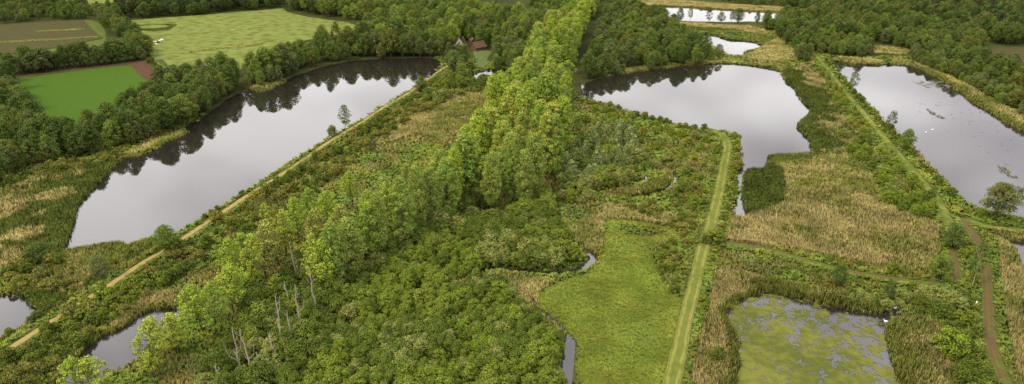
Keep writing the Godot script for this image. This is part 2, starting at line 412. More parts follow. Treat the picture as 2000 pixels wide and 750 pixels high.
# ==================================================================== the setting
func build_terrain() -> void:
	var xs := PackedFloat32Array([-9000, -4000, -2000, -1100, -800])
	var x := -640.0
	while x < 640.0:
		xs.append(x)
		x += 1.5 if absf(x + 0.75) < 260.0 else 3.0
	xs.append_array(PackedFloat32Array([640, 800, 1100, 2000, 4000, 9000]))
	var zs := PackedFloat32Array([-12000, -6000, -3000, -1600, -1000])
	var z := -806.0
	while z < -92.0:
		zs.append(z)
		z += 3.0 if z < -600.0 else (2.0 if z < -380.0 else 1.3)
	zs.append_array(PackedFloat32Array([-90, -60, 0, 300, 2000]))
	var nx := xs.size()
	var nz := zs.size()
	var v := PackedVector3Array(); v.resize(nx * nz)
	var n := PackedVector3Array(); n.resize(nx * nz)
	var c := PackedColorArray(); c.resize(nx * nz)
	var base := {
		HERB: [lin(0.048, 0.066, 0.016), lin(0.082, 0.080, 0.026)],
		REED_TAN: [lin(0.13, 0.100, 0.042), lin(0.08, 0.085, 0.026)],
		REED_GREEN: [lin(0.03, 0.045, 0.015), lin(0.05, 0.06, 0.02)],
		FLAT: [lin(0.06, 0.08, 0.02), lin(0.07, 0.08, 0.022)],
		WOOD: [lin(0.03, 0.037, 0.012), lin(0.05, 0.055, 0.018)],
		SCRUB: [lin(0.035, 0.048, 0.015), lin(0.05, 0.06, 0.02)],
		MEADOW: [lin(0.070, 0.096, 0.014), lin(0.088, 0.106, 0.018)],
		BARE: [lin(0.085, 0.085, 0.06), lin(0.05, 0.06, 0.02)],
		LAWN: [lin(0.08, 0.125, 0.014), lin(0.12, 0.125, 0.022)],
	}
	for j in nz:
		for i in nx:
			var k := j * nx + i
			var h := ground(xs[i], zs[j])
			v[k] = Vector3(xs[i], h, zs[j])
			var cl := cell(xs[i], zs[j])
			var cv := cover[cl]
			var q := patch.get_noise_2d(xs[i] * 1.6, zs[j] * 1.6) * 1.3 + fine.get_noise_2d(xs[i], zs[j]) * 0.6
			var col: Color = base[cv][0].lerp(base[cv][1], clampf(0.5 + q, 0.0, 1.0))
			if h < 0.12: col = lin(0.04, 0.034, 0.022)   # mud of the bank and the pond floor
			c[k] = col
	for j in nz:
		for i in nx:
			var a := v[j * nx + max(i - 1, 0)]
			var b := v[j * nx + min(i + 1, nx - 1)]
			var d := v[max(j - 1, 0) * nx + i]
			var e := v[min(j + 1, nz - 1) * nx + i]
			n[j * nx + i] = (e - d).cross(b - a).normalized()
	var idx := PackedInt32Array()
	idx.resize((nx - 1) * (nz - 1) * 6)
	var w := 0
	for j in nz - 1:
		for i in nx - 1:
			var k := j * nx + i
			for q in [k, k + 1, k + nx, k + 1, k + nx + 1, k + nx]:
				idx[w] = q
				w += 1
	var o := put("ground", array_mesh(v, n, idx, c), mats.ground)
	tag(o, "low green wetland ground with banks and dikes between the ponds", "ground", "", "structure")

func flat_sheet(poly: PackedVector2Array, y: float) -> ArrayMesh:
	var idx := Geometry2D.triangulate_polygon(poly)
	var v := PackedVector3Array()
	var n := PackedVector3Array()
	for p in poly:
		v.append(Vector3(p.x, y, p.y))
		n.append(Vector3.UP)
	for t in range(0, idx.size(), 3):
		var a := v[idx[t]]
		if (v[idx[t + 2]] - a).cross(v[idx[t + 1]] - a).y < 0.0:
			var s := idx[t + 1]; idx[t + 1] = idx[t + 2]; idx[t + 2] = s
	return array_mesh(v, n, idx)

var WATER_LABELS := {
	"fishing_pond": "long grey pond beside the sandy dike track", "reedy_pool": "small pool cut by the frame at lower left",
	"shaded_pool": "dark pool behind the pale green trees at lower left",
	"swan_lake": "broad calm lake with the mown track curving at its corner", "algae_pond": "large pond beyond the straight dike path with brown algae",
	"corner_pool": "small pool at the frame's edge beyond the brown track", "duckweed_pond": "pond half covered in yellow green duckweed",
	"marsh_lake": "small bright lake in the green marsh behind the wood", "far_lake": "far bright lake behind a row of small trees",
	"garden_pool": "little pool below the white house", "wood_pool": "little far pool inside the wood", "meadow_pool": "small dark pool in the far pasture"}

func build_waters() -> void:
	var level := 0.0
	for w in WATERS + CREEKS:
		var grown := Geometry2D.offset_polygon(w.shape, 1.2 if w.has("poly") else 0.5, Geometry2D.JOIN_ROUND)
		var best: PackedVector2Array = grown[0]
		for g in grown:
			if g.size() > best.size(): best = g
		var o := put(w.called, flat_sheet(best, level), mats.water)
		tag(o, WATER_LABELS.get(w.called, "narrow dark creek winding through the wetland"), "water", "", "structure")
		level -= 0.004

func build_fields() -> void:
	mat("crop", lin(0.056, 0.102, 0.015), 0.9, false, rows_texture(lin(0.72, 0.78, 0.72), lin(1.0, 1.0, 0.95), 0.9, 50), 0.09)
	mat("plough", lin(0.085, 0.046, 0.030), 0.95, false, rows_texture(lin(0.75, 0.75, 0.75), lin(1.05, 1.05, 1.05), 0.8, 51), 0.06)
	mat("stubble", lin(0.062, 0.052, 0.027), 0.95, false, rows_texture(lin(0.8, 0.78, 0.75), lin(1.0, 1.1, 0.95), 0.8, 52), 0.045)
	mat("pasture", lin(0.112, 0.138, 0.034), 0.9, false, grain(61, 0.03, 0.72, 1.2, 6, 512, Color(1.15, 0.95, 0.8)), 0.006)
	mat("strip", lin(0.075, 0.105, 0.032), 0.9, false, grain(62, 0.03, 0.75, 1.15, 4), 0.05)
	mat("verge", lin(0.07, 0.095, 0.022), 0.9, false, grain(64, 0.03, 0.75, 1.15, 4), 0.05)
	mat("dry", lin(0.13, 0.11, 0.05), 0.9, false, grain(63, 0.03, 0.75, 1.15, 4), 0.05)
	var labels := {"crop_field": "bright green crop field bordered by a brown strip", "ploughed_strip": "bare reddish brown strip round the green crop",
		"field_verge": "green grass verge round the brown field", "ploughed_field": "brown field with green lines behind the hedgerow", "pasture": "wide pale green pasture with grazing cattle", "far_meadow": "pale meadow behind the far hedge",
		"mown_strip": "pale narrow mown strip beside the crop field", "brown_field": "brown field behind the wood at the frame's edge", "garden_lawn": "small lawn below the barn",
		"far_clearing": "dry grassy clearing far inside the wood", "wood_glade": "green glade beside the poplar avenue"}
	for f in FIELDS:
		var o := put(f.called, flat_sheet(pv(f.poly), 0.49), mats[f.mat])
		tag(o, labels[f.called], "field", "", "structure")

func rows_texture(a: Color, b: Color, mix: float, s: int) -> ImageTexture:
	# drill rows: lines of plants and bare soil, with patches
	var f := FastNoiseLite.new()
	f.seed = s; f.frequency = 0.02; f.fractal_octaves = 4
	var im := f.get_seamless_image(256, 256)
	var r := rng_of(s)
	var line := []
	for y in 256: line.append(r.randf())
	var out := Image.create(256, 256, false, Image.FORMAT_RGB8)
	for y in 256:
		var k: float = (line[y] + line[y - 1]) * 0.5
		for x in 256:
			var t := clampf(lerpf(im.get_pixel(x, y).r, k, mix * 0.6) + r.randf_range(-0.12, 0.12), 0.0, 1.0)
			out.set_pixel(x, y, a.lerp(b, t))
	return ImageTexture.create_from_image(out)

func build_tracks() -> void:
	var sand := lin(0.25, 0.185, 0.075)
	var straw := lin(0.175, 0.175, 0.045)
	var green := lin(0.075, 0.102, 0.02)
	var dark := lin(0.034, 0.054, 0.011)
	var earth := lin(0.090, 0.062, 0.030)
	var labels := {"sandy_track": "sandy track along the dike of the long grey pond", "mown_track": "mown grass track with pale wheel lines beside the bright meadow", "dike_path": "straight grassy path on the dike between two ponds",
		"brown_track": "brown earth track running to the frame's lower right corner", "cross_path": "brown path between the tan reeds and the duckweed pond", "spur_track": "short brown wheel track beside the round green tree",
		"pond_path": "grassy path along the lower end of the algae pond", "wood_path": "short sandy path at the foot of the poplar avenue"}
	for t in TRACKS:
		var l: PackedVector2Array = t.smooth
		var across := 22
		var v := PackedVector3Array()
		var n := PackedVector3Array()
		var c := PackedColorArray()
		var idx := PackedInt32Array()
		for i in l.size():
			var d := (l[min(i + 1, l.size() - 1)] - l[max(i - 1, 0)]).normalized()
			var side := Vector2(-d.y, d.x)
			var wob := 1.0 + fine.get_noise_2d(l[i].x * 0.5, l[i].y * 0.5) * 0.14
			for k in across + 1:
				var s := (float(k) / across) * 2.0 - 1.0
				var p: Vector2 = l[i] + side * s * t.half * wob
				v.append(Vector3(p.x, ground(p.x, p.y) + 0.05 - 0.09 * pow(absf(s), 6.0), p.y))
				n.append(Vector3.UP)
				var q := fine.get_noise_2d(p.x * 1.7, p.y * 1.7) + patch.get_noise_2d(p.x * 4.0, p.y * 4.0)
				var a := absf(s + 0.09 * fine.get_noise_2d(p.x * 0.9 + 40, p.y * 0.9))
				var col: Color
				match t.style:
					"sand": col = green.lerp(sand, clampf(1.5 - 1.6 * a * a + q * 0.9 - (0.5 if a < 0.17 else 0.0), 0.0, 1.0))
					"mown": col = (straw if (a > 0.36 and a < 0.66) or a > 0.86 else green.lerp(straw, 0.35)).lerp(green, clampf(0.18 + q * 1.1, 0.0, 0.8))
					"faint": col = green.lerp(earth, clampf(0.45 + q * 1.2 - a * 0.3, 0.0, 0.8))
					"green": col = green.lerp(straw, clampf(0.45 + q - a * 0.4, 0.0, 1.0))
					_: col = green.lerp(earth, clampf((1.25 if a > 0.2 and a < 0.75 else 0.55) + q * 0.8 - a * 0.3, 0.0, 1.0))
				if a > 0.95: col = dark.lerp(green, clampf(0.5 + q, 0.0, 1.0))
				c.append(col)
		for i in l.size() - 1:
			for k in across:
				var a := i * (across + 1) + k
				var b := a + across + 1
				var up := (v[b] - v[a]).cross(v[a + 1] - v[a]).y > 0.0
				idx.append_array(PackedInt32Array([a, a + 1, b, a + 1, b + 1, b]) if up else PackedInt32Array([a, b, a + 1, a + 1, b, b + 1]))
		var o := put(t.called, array_mesh(v, n, idx, c), mats.track)
		tag(o, labels[t.called], "track", "", "structure")

# ==================================================================== reeds and herbs, what nobody could count
func blades(s: int, count: int, width: float, lean: float, spread: float, tints: Array) -> ArrayMesh:
	# a tuft one metre high: bent blades out of one foot
	var r := rng_of(s)
	var v := PackedVector3Array()
	var n := PackedVector3Array()
	var c := PackedColorArray()
	var idx := PackedInt32Array()
	for i in count:
		var a := r.randf() * TAU
		var foot := Vector3(cos(a), 0, sin(a)) * spread * sqrt(r.randf())
		var b := r.randf() * TAU
		var out := Vector3(cos(b), 0, sin(b))
		var side := Vector3(-sin(b), 0, cos(b)) * width * r.randf_range(0.6, 1.3)
		var h := r.randf_range(0.65, 1.1)
		var mid := foot + out * lean * 0.35 * h + Vector3.UP * h * 0.6
		var tip := foot + out * lean * h + Vector3.UP * h
		var col: Color = tints[r.randi() % tints.size()] * r.randf_range(0.85, 1.15)
		var nn := (Vector3.UP * 1.0 + out * 0.3 + Vector3(r.randf() - 0.5, 0, r.randf() - 0.5) * 0.8).normalized()
		var k := v.size()
		for p in [foot - side * 0.6, foot + side * 0.6, mid - side, mid + side, tip]:
			v.append(p); n.append(nn); c.append(col)
		idx.append_array(PackedInt32Array([k, k + 2, k + 1, k + 1, k + 2, k + 3, k + 2, k + 4, k + 3]))
	return array_mesh(v, n, idx, c)

func spread(called: String, mesh: Mesh, m: Material, places: Array, colors: PackedColorArray, parent: Node = self) -> MultiMeshInstance3D:
	var mm := MultiMesh.new()
	mm.transform_format = MultiMesh.TRANSFORM_3D
	mm.use_colors = colors.size() > 0
	mm.mesh = mesh
	mm.instance_count = places.size()
	for i in places.size():
		mm.set_instance_transform(i, places[i])
		if colors.size(): mm.set_instance_color(i, colors[i])
	var o := MultiMeshInstance3D.new()
	o.name = numbered(called) if parent == self else called
	o.multimesh = mm
	if m: o.material_override = m
	parent.add_child(o, true)
	return o

func scatter(poly: PackedVector2Array, step: float, r: RandomNumberGenerator, wander := 0.45) -> PackedVector2Array:
	var lo := Vector2(1e9, 1e9)
	var hi := -lo
	for p in poly:
		lo = lo.min(p); hi = hi.max(p)
	var out := PackedVector2Array()
	var z := lo.y
	var row := 0
	while z <= hi.y:
		var x := lo.x + (step * 0.5 if row % 2 else 0.0)
		while x <= hi.x:
			var p := Vector2(x + r.randf_range(-wander, wander) * step, z + r.randf_range(-wander, wander) * step)
			if Geometry2D.is_point_in_polygon(p, poly): out.append(p)
			x += step
		z += step * 0.87
		row += 1
	return out

func in_view(x: float, z: float, margin := 12.0) -> bool:
	return absf(x) < -z * 0.73 + 30.0 + margin and z > -785.0

var REEDS := [
	# name, label, outline, spacing, height, metres of dark green fringe along the water, share of straw
	["reed_bed", "tan and green reed bed left of the long grey pond", [-204.2, -221.9, -187.6, -229.6, -185.4, -243.5, -174.7, -252.1, -165.6, -263.6, -161.8, -264.8, -156.9, -238.4, -151.6, -216.2, -144.6, -201.3, -137.2, -184.1, -144.6, -180.5, -149.2, -173.8, -159.8, -164.4], 1.25, 2.0, 12.0, 0.62],
	["reed_bed", "broad tan reed bed between the mown track and the dike path", [100.5, -232.5, 120.1, -238.4, 133.6, -229.6, 130.6, -220.5, 140.7, -203.2, 131.1, -185.4, 120, -172.9, 105.7, -176.5, 88, -185.4, 67.4, -190.1, 73.3, -207.2, 80.8, -211.2, 95.8, -219.7], 1.1, 1.9, 0.0, 0.72],
	["reed_bed", "greenish reeds between the broad tan bed and the lake", [107.6, -269.7, 128.2, -272.8, 140.7, -271.5, 141.9, -251.6, 133.7, -228.7, 119.9, -237.9, 100.3, -232, 105.1, -246.2], 1.15, 1.5, 0.0, 0.3],
	["cattail_bed", "dark green cattails in the cove below the broad lake", [91.3, -253.2, 104.7, -261.2, 107.4, -251.6, 98.5, -224.1, 88.6, -214.5, 80.3, -209.6, 82.7, -224.1, 89.1, -243.5], 1.1, 2.2, 99.0, 0.0],
	["reed_bed", "reed strip along the lake's shore beside the dike path", [168.4, -420.5, 198.7, -446.4, 173.8, -361, 153.6, -285.3, 139.6, -269.1, 127.5, -272.2, 134.8, -292.3, 135.5, -311.1, 151.3, -334, 156, -355.9, 159.9, -388.7], 1.3, 2.0, 10.0, 0.45],
	["cattail_bed", "dark green rushes on the marshy tongue beside the broad lake", [107.8, -270.3, 128.1, -273.4, 135.2, -310.3, 152.3, -335.8, 147.9, -315.1, 141, -272.2, 118.6, -264.8, 103.3, -257.2], 1.3, 1.7, 99.0, 0.05],
	["reed_bed", "tan reeds along the left shore of the duckweed pond", [59.1, -172.9, 66.1, -175.3, 68.4, -168.5, 64.1, -159.6, 55.6, -151.1, 55.5, -140.3, 48.5, -116.2, 37.8, -116.2, 48, -144.6, 54.2, -159.1], 0.9, 2.1, 2.0, 0.75],
	["reed_bed", "green and tan reeds behind the duckweed pond", [68.4, -168.5, 75.4, -167.7, 86.5, -159.8, 94.9, -154, 98.7, -153.5, 96.4, -151.1, 85.4, -154, 77.6, -158.3, 68.9, -161.4, 64.3, -159.3], 0.85, 2.2, 0.8, 0.45],
	["reed_bed", "olive reeds right of the duckweed pond", [96.4, -147.3, 106.1, -149.7, 108.5, -144.6, 103.4, -132.1, 96.4, -116.2, 82.9, -116.2, 89.7, -132.1, 93.1, -142.4], 0.9, 1.9, 2.5, 0.5],
	["reed_bed", "tan green reeds left of the poplar avenue", [-65.1, -272.2, -57.8, -307.2, -52.3, -336.7, -37.1, -371.7, -17.9, -391.1, -11.4, -350.9, -14.1, -299.6, -20.8, -275.4, -42.3, -298.1], 1.3, 1.8, 0.0, 0.5],
	["reed_bed", "pale reed strip on the far side of the algae pond", [262.8, -443.3, 264.9, -409.8, 258.6, -361, 251.8, -319.3, 244, -285.3, 228.8, -264.8, 236.4, -305.6, 242.4, -346.1, 252.6, -388.7, 255.9, -421.8], 1.7, 2.0, 3.5, 0.72],
	["reed_bed", "tan reeds beside the brown track at the frame's edge", [154.4, -193.6, 155.1, -186.1, 148.4, -174.4, 148, -170, 154.1, -164.4, 117.1, -114.6, 108.7, -116.2, 125, -144.6, 136.3, -164.4], 1.0, 2.0, 0.0, 0.75],
	["reed_bed", "tan reeds behind the bright meadow", [29.5, -209.2, 33.4, -219.7, 46.6, -217.5, 57.3, -209.2, 57.6, -199.5, 53.9, -201.7, 43, -206.8, 31.5, -208.3], 1.1, 1.6, 0.0, 0.7],
	["reed_bed", "tan reeds along the creek beside the bright meadow", [18.3, -203.2, 29.5, -209.2, 31.4, -207.9, 28.7, -188.8, 25.7, -182.1, 22.3, -188.8, 19.2, -192.9], 1.0, 1.7, 0.0, 0.7],
	["reed_bed", "tan reeds at the narrow left end of the bright meadow", [-2.1, -164.4, 5.8, -168.5, 12.3, -167.7, 7, -160.4, 7, -154, 2.7, -156.5], 1.0, 1.6, 0.0, 0.75],
	["reed_bed", "grassy reed spit in the long grey pond below the trees", [-163.7, -269.1, -159.5, -288.1, -153.2, -304.9, -149.2, -301.1, -152.3, -287.4, -154, -276.6, -157.1, -269.7], 1.2, 1.4, 2.2, 0.7],
	["reed_bed", "small pale reed spit near the top of the long grey pond", [-150.9, -373.9, -147.4, -385.2, -139.4, -402.1, -133.7, -398.4, -133.9, -387.5, -139.7, -372.8], 1.3, 1.6, 0.5, 0.75],
	["reed_bed", "green reeds at the near end of the long grey pond", [-137.3, -183.8, -134.8, -187.4, -122.5, -191.2, -119.6, -188.1, -114, -193.6, -109.1, -197.2, -106.9, -185.4, -110, -175.9, -116.5, -168.5, -125.6, -164.4, -133.7, -172.9], 1.0, 1.9, 3.0, 0.3],
	["reed_bed", "reddish brown reeds along the shaded pool", [-103.3, -123.8, -103.5, -137.1, -100.6, -148, -98.7, -159.1, -93, -161.7, -88.1, -152.5, -94.5, -153.3, -98.5, -144.2, -102.4, -135.3, -101.4, -119.8], 0.8, 2.0, 0.0, 0.9],
	["reed_bed", "rushes round the small pool at lower left", [-135.7, -160.4, -134.1, -164.4, -125.6, -164.4, -118.8, -156.5, -118.4, -150.4, -122.6, -147.8, -124.6, -152.5], 0.9, 1.8, 5.0, 0.4],
	["reed_bed", "dry reed fringe on the far bank of the far lake", [107.4, -737, 158.9, -752.8, 208.6, -714.5, 253.4, -693.3, 278.6, -679.8, 278.3, -654.2, 221.8, -673.2, 173.1, -696.7, 124, -707.3], 2.2, 2.0, 0.0, 0.9],
	["reed_bed", "dry reed band behind the small bright lake", [136.9, -602.8, 158.7, -597.5, 181.5, -584.8, 198, -582.3, 206, -567.7, 202.4, -542.8, 191.6, -549.4, 182.2, -572.5, 146.3, -582.3], 2.0, 1.9, 0.0, 0.95],
	["reed_bed", "dry reed margin below the small bright lake", [150, -463.7, 167.7, -475.3, 190.9, -511.8, 205.8, -532.1, 199.4, -485.8, 191, -452.5, 169.5, -449.4], 2.0, 1.7, 0.0, 0.85],
	["rush_marsh", "flat green rush marsh round the small bright lake", [134.5, -587.3, 146.3, -582.3, 181.5, -570.1, 200.8, -540.6, 205.8, -532.1, 188.3, -504.1, 166.6, -471.9, 160.6, -468.6, 164.3, -480.5, 181.3, -496.6, 184, -513.8, 165.2, -525.8, 156.4, -547.2, 141.7, -553.9], 1.9, 1.2, 99.0, 0.0],
	["reed_bed", "dry reed patch behind the algae pond", [260, -496.6, 274.9, -496.6, 282, -482.2, 271.1, -468.6, 253.3, -475.3], 1.8, 1.8, 0.0, 0.85],
	["reed_bed", "reed fringe at the far corner of the algae pond", [222.5, -462, 240.3, -455.7, 245.7, -449.4, 239.5, -438.9, 230.3, -441.8, 215.6, -446.4], 1.6, 1.8, 0.0, 0.6],
	["reed_bed", "reed fringe at the wood's foot on the broad lake", [43.4, -407.2, 64.2, -423.2, 100.4, -443.3, 136.4, -452.5, 171.9, -437.4, 168.5, -423.2, 146.8, -441.8, 122.7, -438.9, 87.2, -426, 62.3, -409.8], 1.6, 1.5, 0.0, 0.45],
	["reed_bed", "reed islet curving in the algae pond", [214.3, -341.3, 213.8, -337.6, 213.3, -330.4, 213.9, -323.5, 211.4, -323.5, 210.7, -330.4], 1.0, 1.5, 99.0, 0.0, true],
	["reed_bed", "sparse reed line standing in the algae pond near the big tree", [196.3, -258.9, 198.4, -258.9, 197.8, -248.8, 196.3, -245.1, 194.3, -245.6, 193.6, -251.6], 1.2, 1.4, 99.0, 0.0, true],
	["reed_bed", "thin rushes in the algae pond beside the leaning dark tree", [161, -222.8, 164.7, -221.4, 163.6, -218.8, 160.5, -219.7], 1.1, 1.2, 99.0, 0.0, true],
	["reed_bed", "small rushes in the algae pond at the frame's edge", [188.8, -238.4, 192.9, -235.9, 187.3, -226.4, 179.5, -221.9, 177.7, -223.2], 1.4, 1.4, 99.0, 0.0, true],
	["reed_bed", "reedy bank between the algae pond and the corner pool", [154.8, -200.2, 162.5, -198, 178, -196.5, 172.3, -188.8, 161.2, -191.2, 155.4, -194.7], 1.0, 1.7, 0.5, 0.35],
	["reed_bed", "reed fringe round the meander's loop", [35.4, -227.8, 41.1, -234.4, 50.2, -237.4, 59.7, -246.2, 63, -254.3, 62.9, -246.2, 57.6, -235.9, 50.7, -229.6, 39.8, -225.9], 0.9, 1.8, 0.5, 0.4],
	["grass_line", "upper green line across the brown field", [-386.5, -560.7, -353.8, -572.5, -351, -567.7, -382.8, -555], 1.5, 0.7, 0.0, 0.0],
	["grass_line", "lower green line across the brown field", [-397.2, -511.8, -324.2, -538.4, -321.2, -533.1, -391.7, -504.1], 1.5, 0.7, 0.0, 0.0],
	["grass_line", "dark ditch line across the pasture's upper half", [-285.8, -538.4, -247.4, -556.1, -213.5, -577.4, -193.2, -594.9, -192, -591.1, -212.2, -573.7, -246, -552.7, -284.2, -535.2], 2.2, 0.5, 0.0, 0.0],
	["grass_line", "rushy ditch line near the pasture's tree edge", [-227.8, -482.2, -214, -493, -192.7, -506, -180.8, -527.9, -178.8, -521.8, -190.1, -498.5, -211.8, -487.5, -225.5, -477], 2.0, 0.8, 0.0, 0.0],
	["grass_line", "rushes round the small far pool in the pasture", [-319.4, -579.8, -316.7, -587.3, -294.2, -594.9, -285.3, -589.8, -280.6, -565.4, -290.9, -560.7, -309, -565.4], 1.6, 1.3, 99.0, 0.0],
	["reed_bed", "dry grass in the gap through the thicket", [-41.4, -134.1, -40.2, -151.6, -37.1, -164.4, -34.2, -168.5, -34.3, -156.5, -36.2, -144.6, -37.4, -132.1], 0.8, 1.2, 0.0, 0.75],
]

func build_reeds() -> void:
	var straw := [lin(0.38, 0.305, 0.125), lin(0.33, 0.275, 0.10), lin(0.44, 0.355, 0.155), lin(0.24, 0.235, 0.068)]
	var leafy := [lin(0.155, 0.175, 0.036), lin(0.185, 0.195, 0.045), lin(0.12, 0.15, 0.03)]
	var dry := [blades(1, 16, 0.045, 0.5, 0.6, straw), blades(2, 16, 0.045, 0.5, 0.6, straw)]
	var wet := [blades(3, 16, 0.05, 0.45, 0.6, leafy), blades(4, 16, 0.05, 0.45, 0.6, leafy)]
	var count := 0
	for z in REEDS.size():
		var d: Array = REEDS[z]
		var r := rng_of(100 + z)
		var lists := [[], [], [], []]
		var tints := [PackedColorArray(), PackedColorArray(), PackedColorArray(), PackedColorArray()]
		var afloat: bool = d.size() > 7
		for p in scatter(pv(d[2]), d[3] * 0.72, r):
			var s := samp(water_d, p.x, p.y)
			if samp(track_d, p.x, p.y) < 0.9 or (s < -0.9 and not afloat): continue
			if not in_view(p.x, p.y): continue
			if afloat and r.randf() < 0.35: continue
			var q := patch.get_noise_2d(p.x * 2.2, p.y * 2.2) * 0.9 + r.randf_range(-0.38, 0.38)
			var is_dry: bool = 0.5 + q < d[6]
			if s < d[5] * (1.0 + 1.1 * fine.get_noise_2d(p.x * 0.25, p.y * 0.25)): is_dry = false
			var k := (0 if is_dry else 2) + r.randi() % 2
			var h: float = d[4] * r.randf_range(0.62, 0.92)
			var wd: float = d[3] * r.randf_range(0.7, 1.05)
			lists[k].append(Transform3D(Basis(Vector3.UP, r.randf() * TAU) * Basis.from_scale(Vector3(wd, h, wd)), Vector3(p.x, max(ground(p.x, p.y), -0.6) - 0.05, p.y)))
			var g := (1.0 + patch.get_noise_2d(p.x * 5.0 + 300, p.y * 5.0) * 0.5) * (0.6 if not is_dry and s < d[5] * 1.5 and d[5] > 4.0 else 1.0)   # cattails and rushes by the water are a darker plant
			var cat := 0.85 if g < 0.75 else 1.0
			tints[k].append(Color(g * cat * r.randf_range(0.92, 1.08), g * r.randf_range(0.94, 1.06), g * r.randf_range(0.88, 1.12)))
		var o := Node3D.new()
		o.name = numbered(d[0])
		add_child(o)
		tag(o, d[1], "reeds", "", "stuff")
		for k in 4:
			if lists[k].size():
				spread("dry_stalks" if k < 2 else "green_stalks", (dry + wet)[k], mats.blade, lists[k], tints[k], o)
				count += lists[k].size()
	print("reed tufts ", count)

func build_herbs() -> void:
	# tall herbs and grasses over the open wet ground, shorter grass on the meadow
	var green := [lin(0.105, 0.142, 0.024), lin(0.135, 0.17, 0.03), lin(0.082, 0.112, 0.02)]
	var olive := [lin(0.17, 0.16, 0.045), lin(0.12, 0.14, 0.032), lin(0.21, 0.19, 0.06)]
	var lush := [lin(0.098, 0.132, 0.02), lin(0.116, 0.145, 0.022), lin(0.132, 0.146, 0.026)]
	var meshes := [blades(11, 16, 0.11, 0.75, 0.65, green), blades(12, 16, 0.07, 0.6, 0.65, olive), blades(13, 14, 0.06, 1.0, 0.7, lush)]
	var lists := [[], [], []]
	var tints := [PackedColorArray(), PackedColorArray(), PackedColorArray()]
	var r := rng_of(77)
	var z := -112.0
	while z > -560.0:
		var step := 0.72 + (-112.0 - z) * 0.0042
		var x := z * 0.76 - 25.0
		while x < -z * 0.76 + 25.0:
			var px := x + r.randf_range(-0.5, 0.5) * step
			var pz := z + r.randf_range(-0.5, 0.5) * step
			x += step
			var cv := cover[cell(px, pz)]
			if cv == FLAT or cv == REED_TAN or (cv == WOOD and z < -330.0): continue
			var s := samp(water_d, px, pz)
			if s < 0.1 or samp(track_d, px, pz) < 0.35: continue
			var q := patch.get_noise_2d(px * 2.4 + 50, pz * 2.4) * 1.4 + fine.get_noise_2d(px * 0.4, pz * 0.4) * 0.4
			var k := 2 if (cv == MEADOW or cv == LAWN) else (1 if q > 0.08 and samp(track_d, px, pz) > 3.0 else 0)
			var h := 0.32 if k == 2 else (0.75 if k == 0 else 0.95)
			h *= r.randf_range(0.6, 1.35)
			if samp(track_d, px, pz) < 1.2: h *= 0.5
			var w := step * r.randf_range(0.75, 1.2)
			lists[k].append(Transform3D(Basis(Vector3.UP, r.randf() * TAU) * Basis.from_scale(Vector3(w, h, w)), Vector3(px, ground(px, pz) - 0.03, pz)))
			var g := 1.0 + patch.get_noise_2d(px * 4.0 + 700, pz * 4.0) * 0.55
			tints[k].append(Color(g * (1.0 + (0.1 if k == 2 else 0.3) * fine.get_noise_2d(px * 0.3 + 200, pz * 0.3)), g, g * r.randf_range(0.8, 1.2)))
		z -= step
	var names := ["green_herbs", "olive_grass", "meadow_grass"]
	var labels := ["low green herbs and nettles over banks and dikes", "olive and straw coloured tall grass between the bushes", "short bright grass of the meadow beside the mown track"]
	for k in 3:
		var o := spread(names[k], meshes[k], mats.blade, lists[k], tints[k])
		tag(o, labels[k], "grass", "", "stuff")
		print(names[k], " ", lists[k].size())

# ==================================================================== trees and bushes
func tube(v: PackedVector3Array, n: PackedVector3Array, idx: PackedInt32Array, pts: Array, radii: Array, sides := 6) -> void:
	var first := v.size()
	for i in pts.size():
		var d: Vector3 = (pts[min(i + 1, pts.size() - 1)] - pts[max(i - 1, 0)]).normalized()
		var u := d.cross(Vector3(0.31, 0.2, 0.93)).normalized()
		var w := d.cross(u).normalized()
		for k in sides:
			var a := TAU * k / sides
			var o := u * cos(a) + w * sin(a)
			v.append(pts[i] + o * radii[i])
			n.append(o)
	for i in pts.size() - 1:
		for k in sides:
			var a := first + i * sides + k
			var b := first + i * sides + (k + 1) % sides
			var o := (v[a + sides] - v[a]).cross(v[b] - v[a])
			if o.dot(n[a]) > 0.0: idx.append_array(PackedInt32Array([a, b, a + sides, b, b + sides, a + sides]))
			else: idx.append_array(PackedInt32Array([a, a + sides, b, b, a + sides, b + sides]))

func profile(shape: String, u: float) -> float:
	match shape:
		"column": return pow(sin(PI * pow(clampf(u, 0.0, 1.0), 0.75)), 0.55)
		"cone": return (1.0 - u) * 0.95 + 0.08
		"dome": return sqrt(max(0.0, 1.0 - u * u)) * 0.95 + 0.05
		"umbrella": return sin(PI * clampf(0.25 + u * 0.75, 0.0, 1.0))
	return pow(sin(PI * (0.12 + 0.88 * clampf(u, 0.0, 1.0))), 0.7)

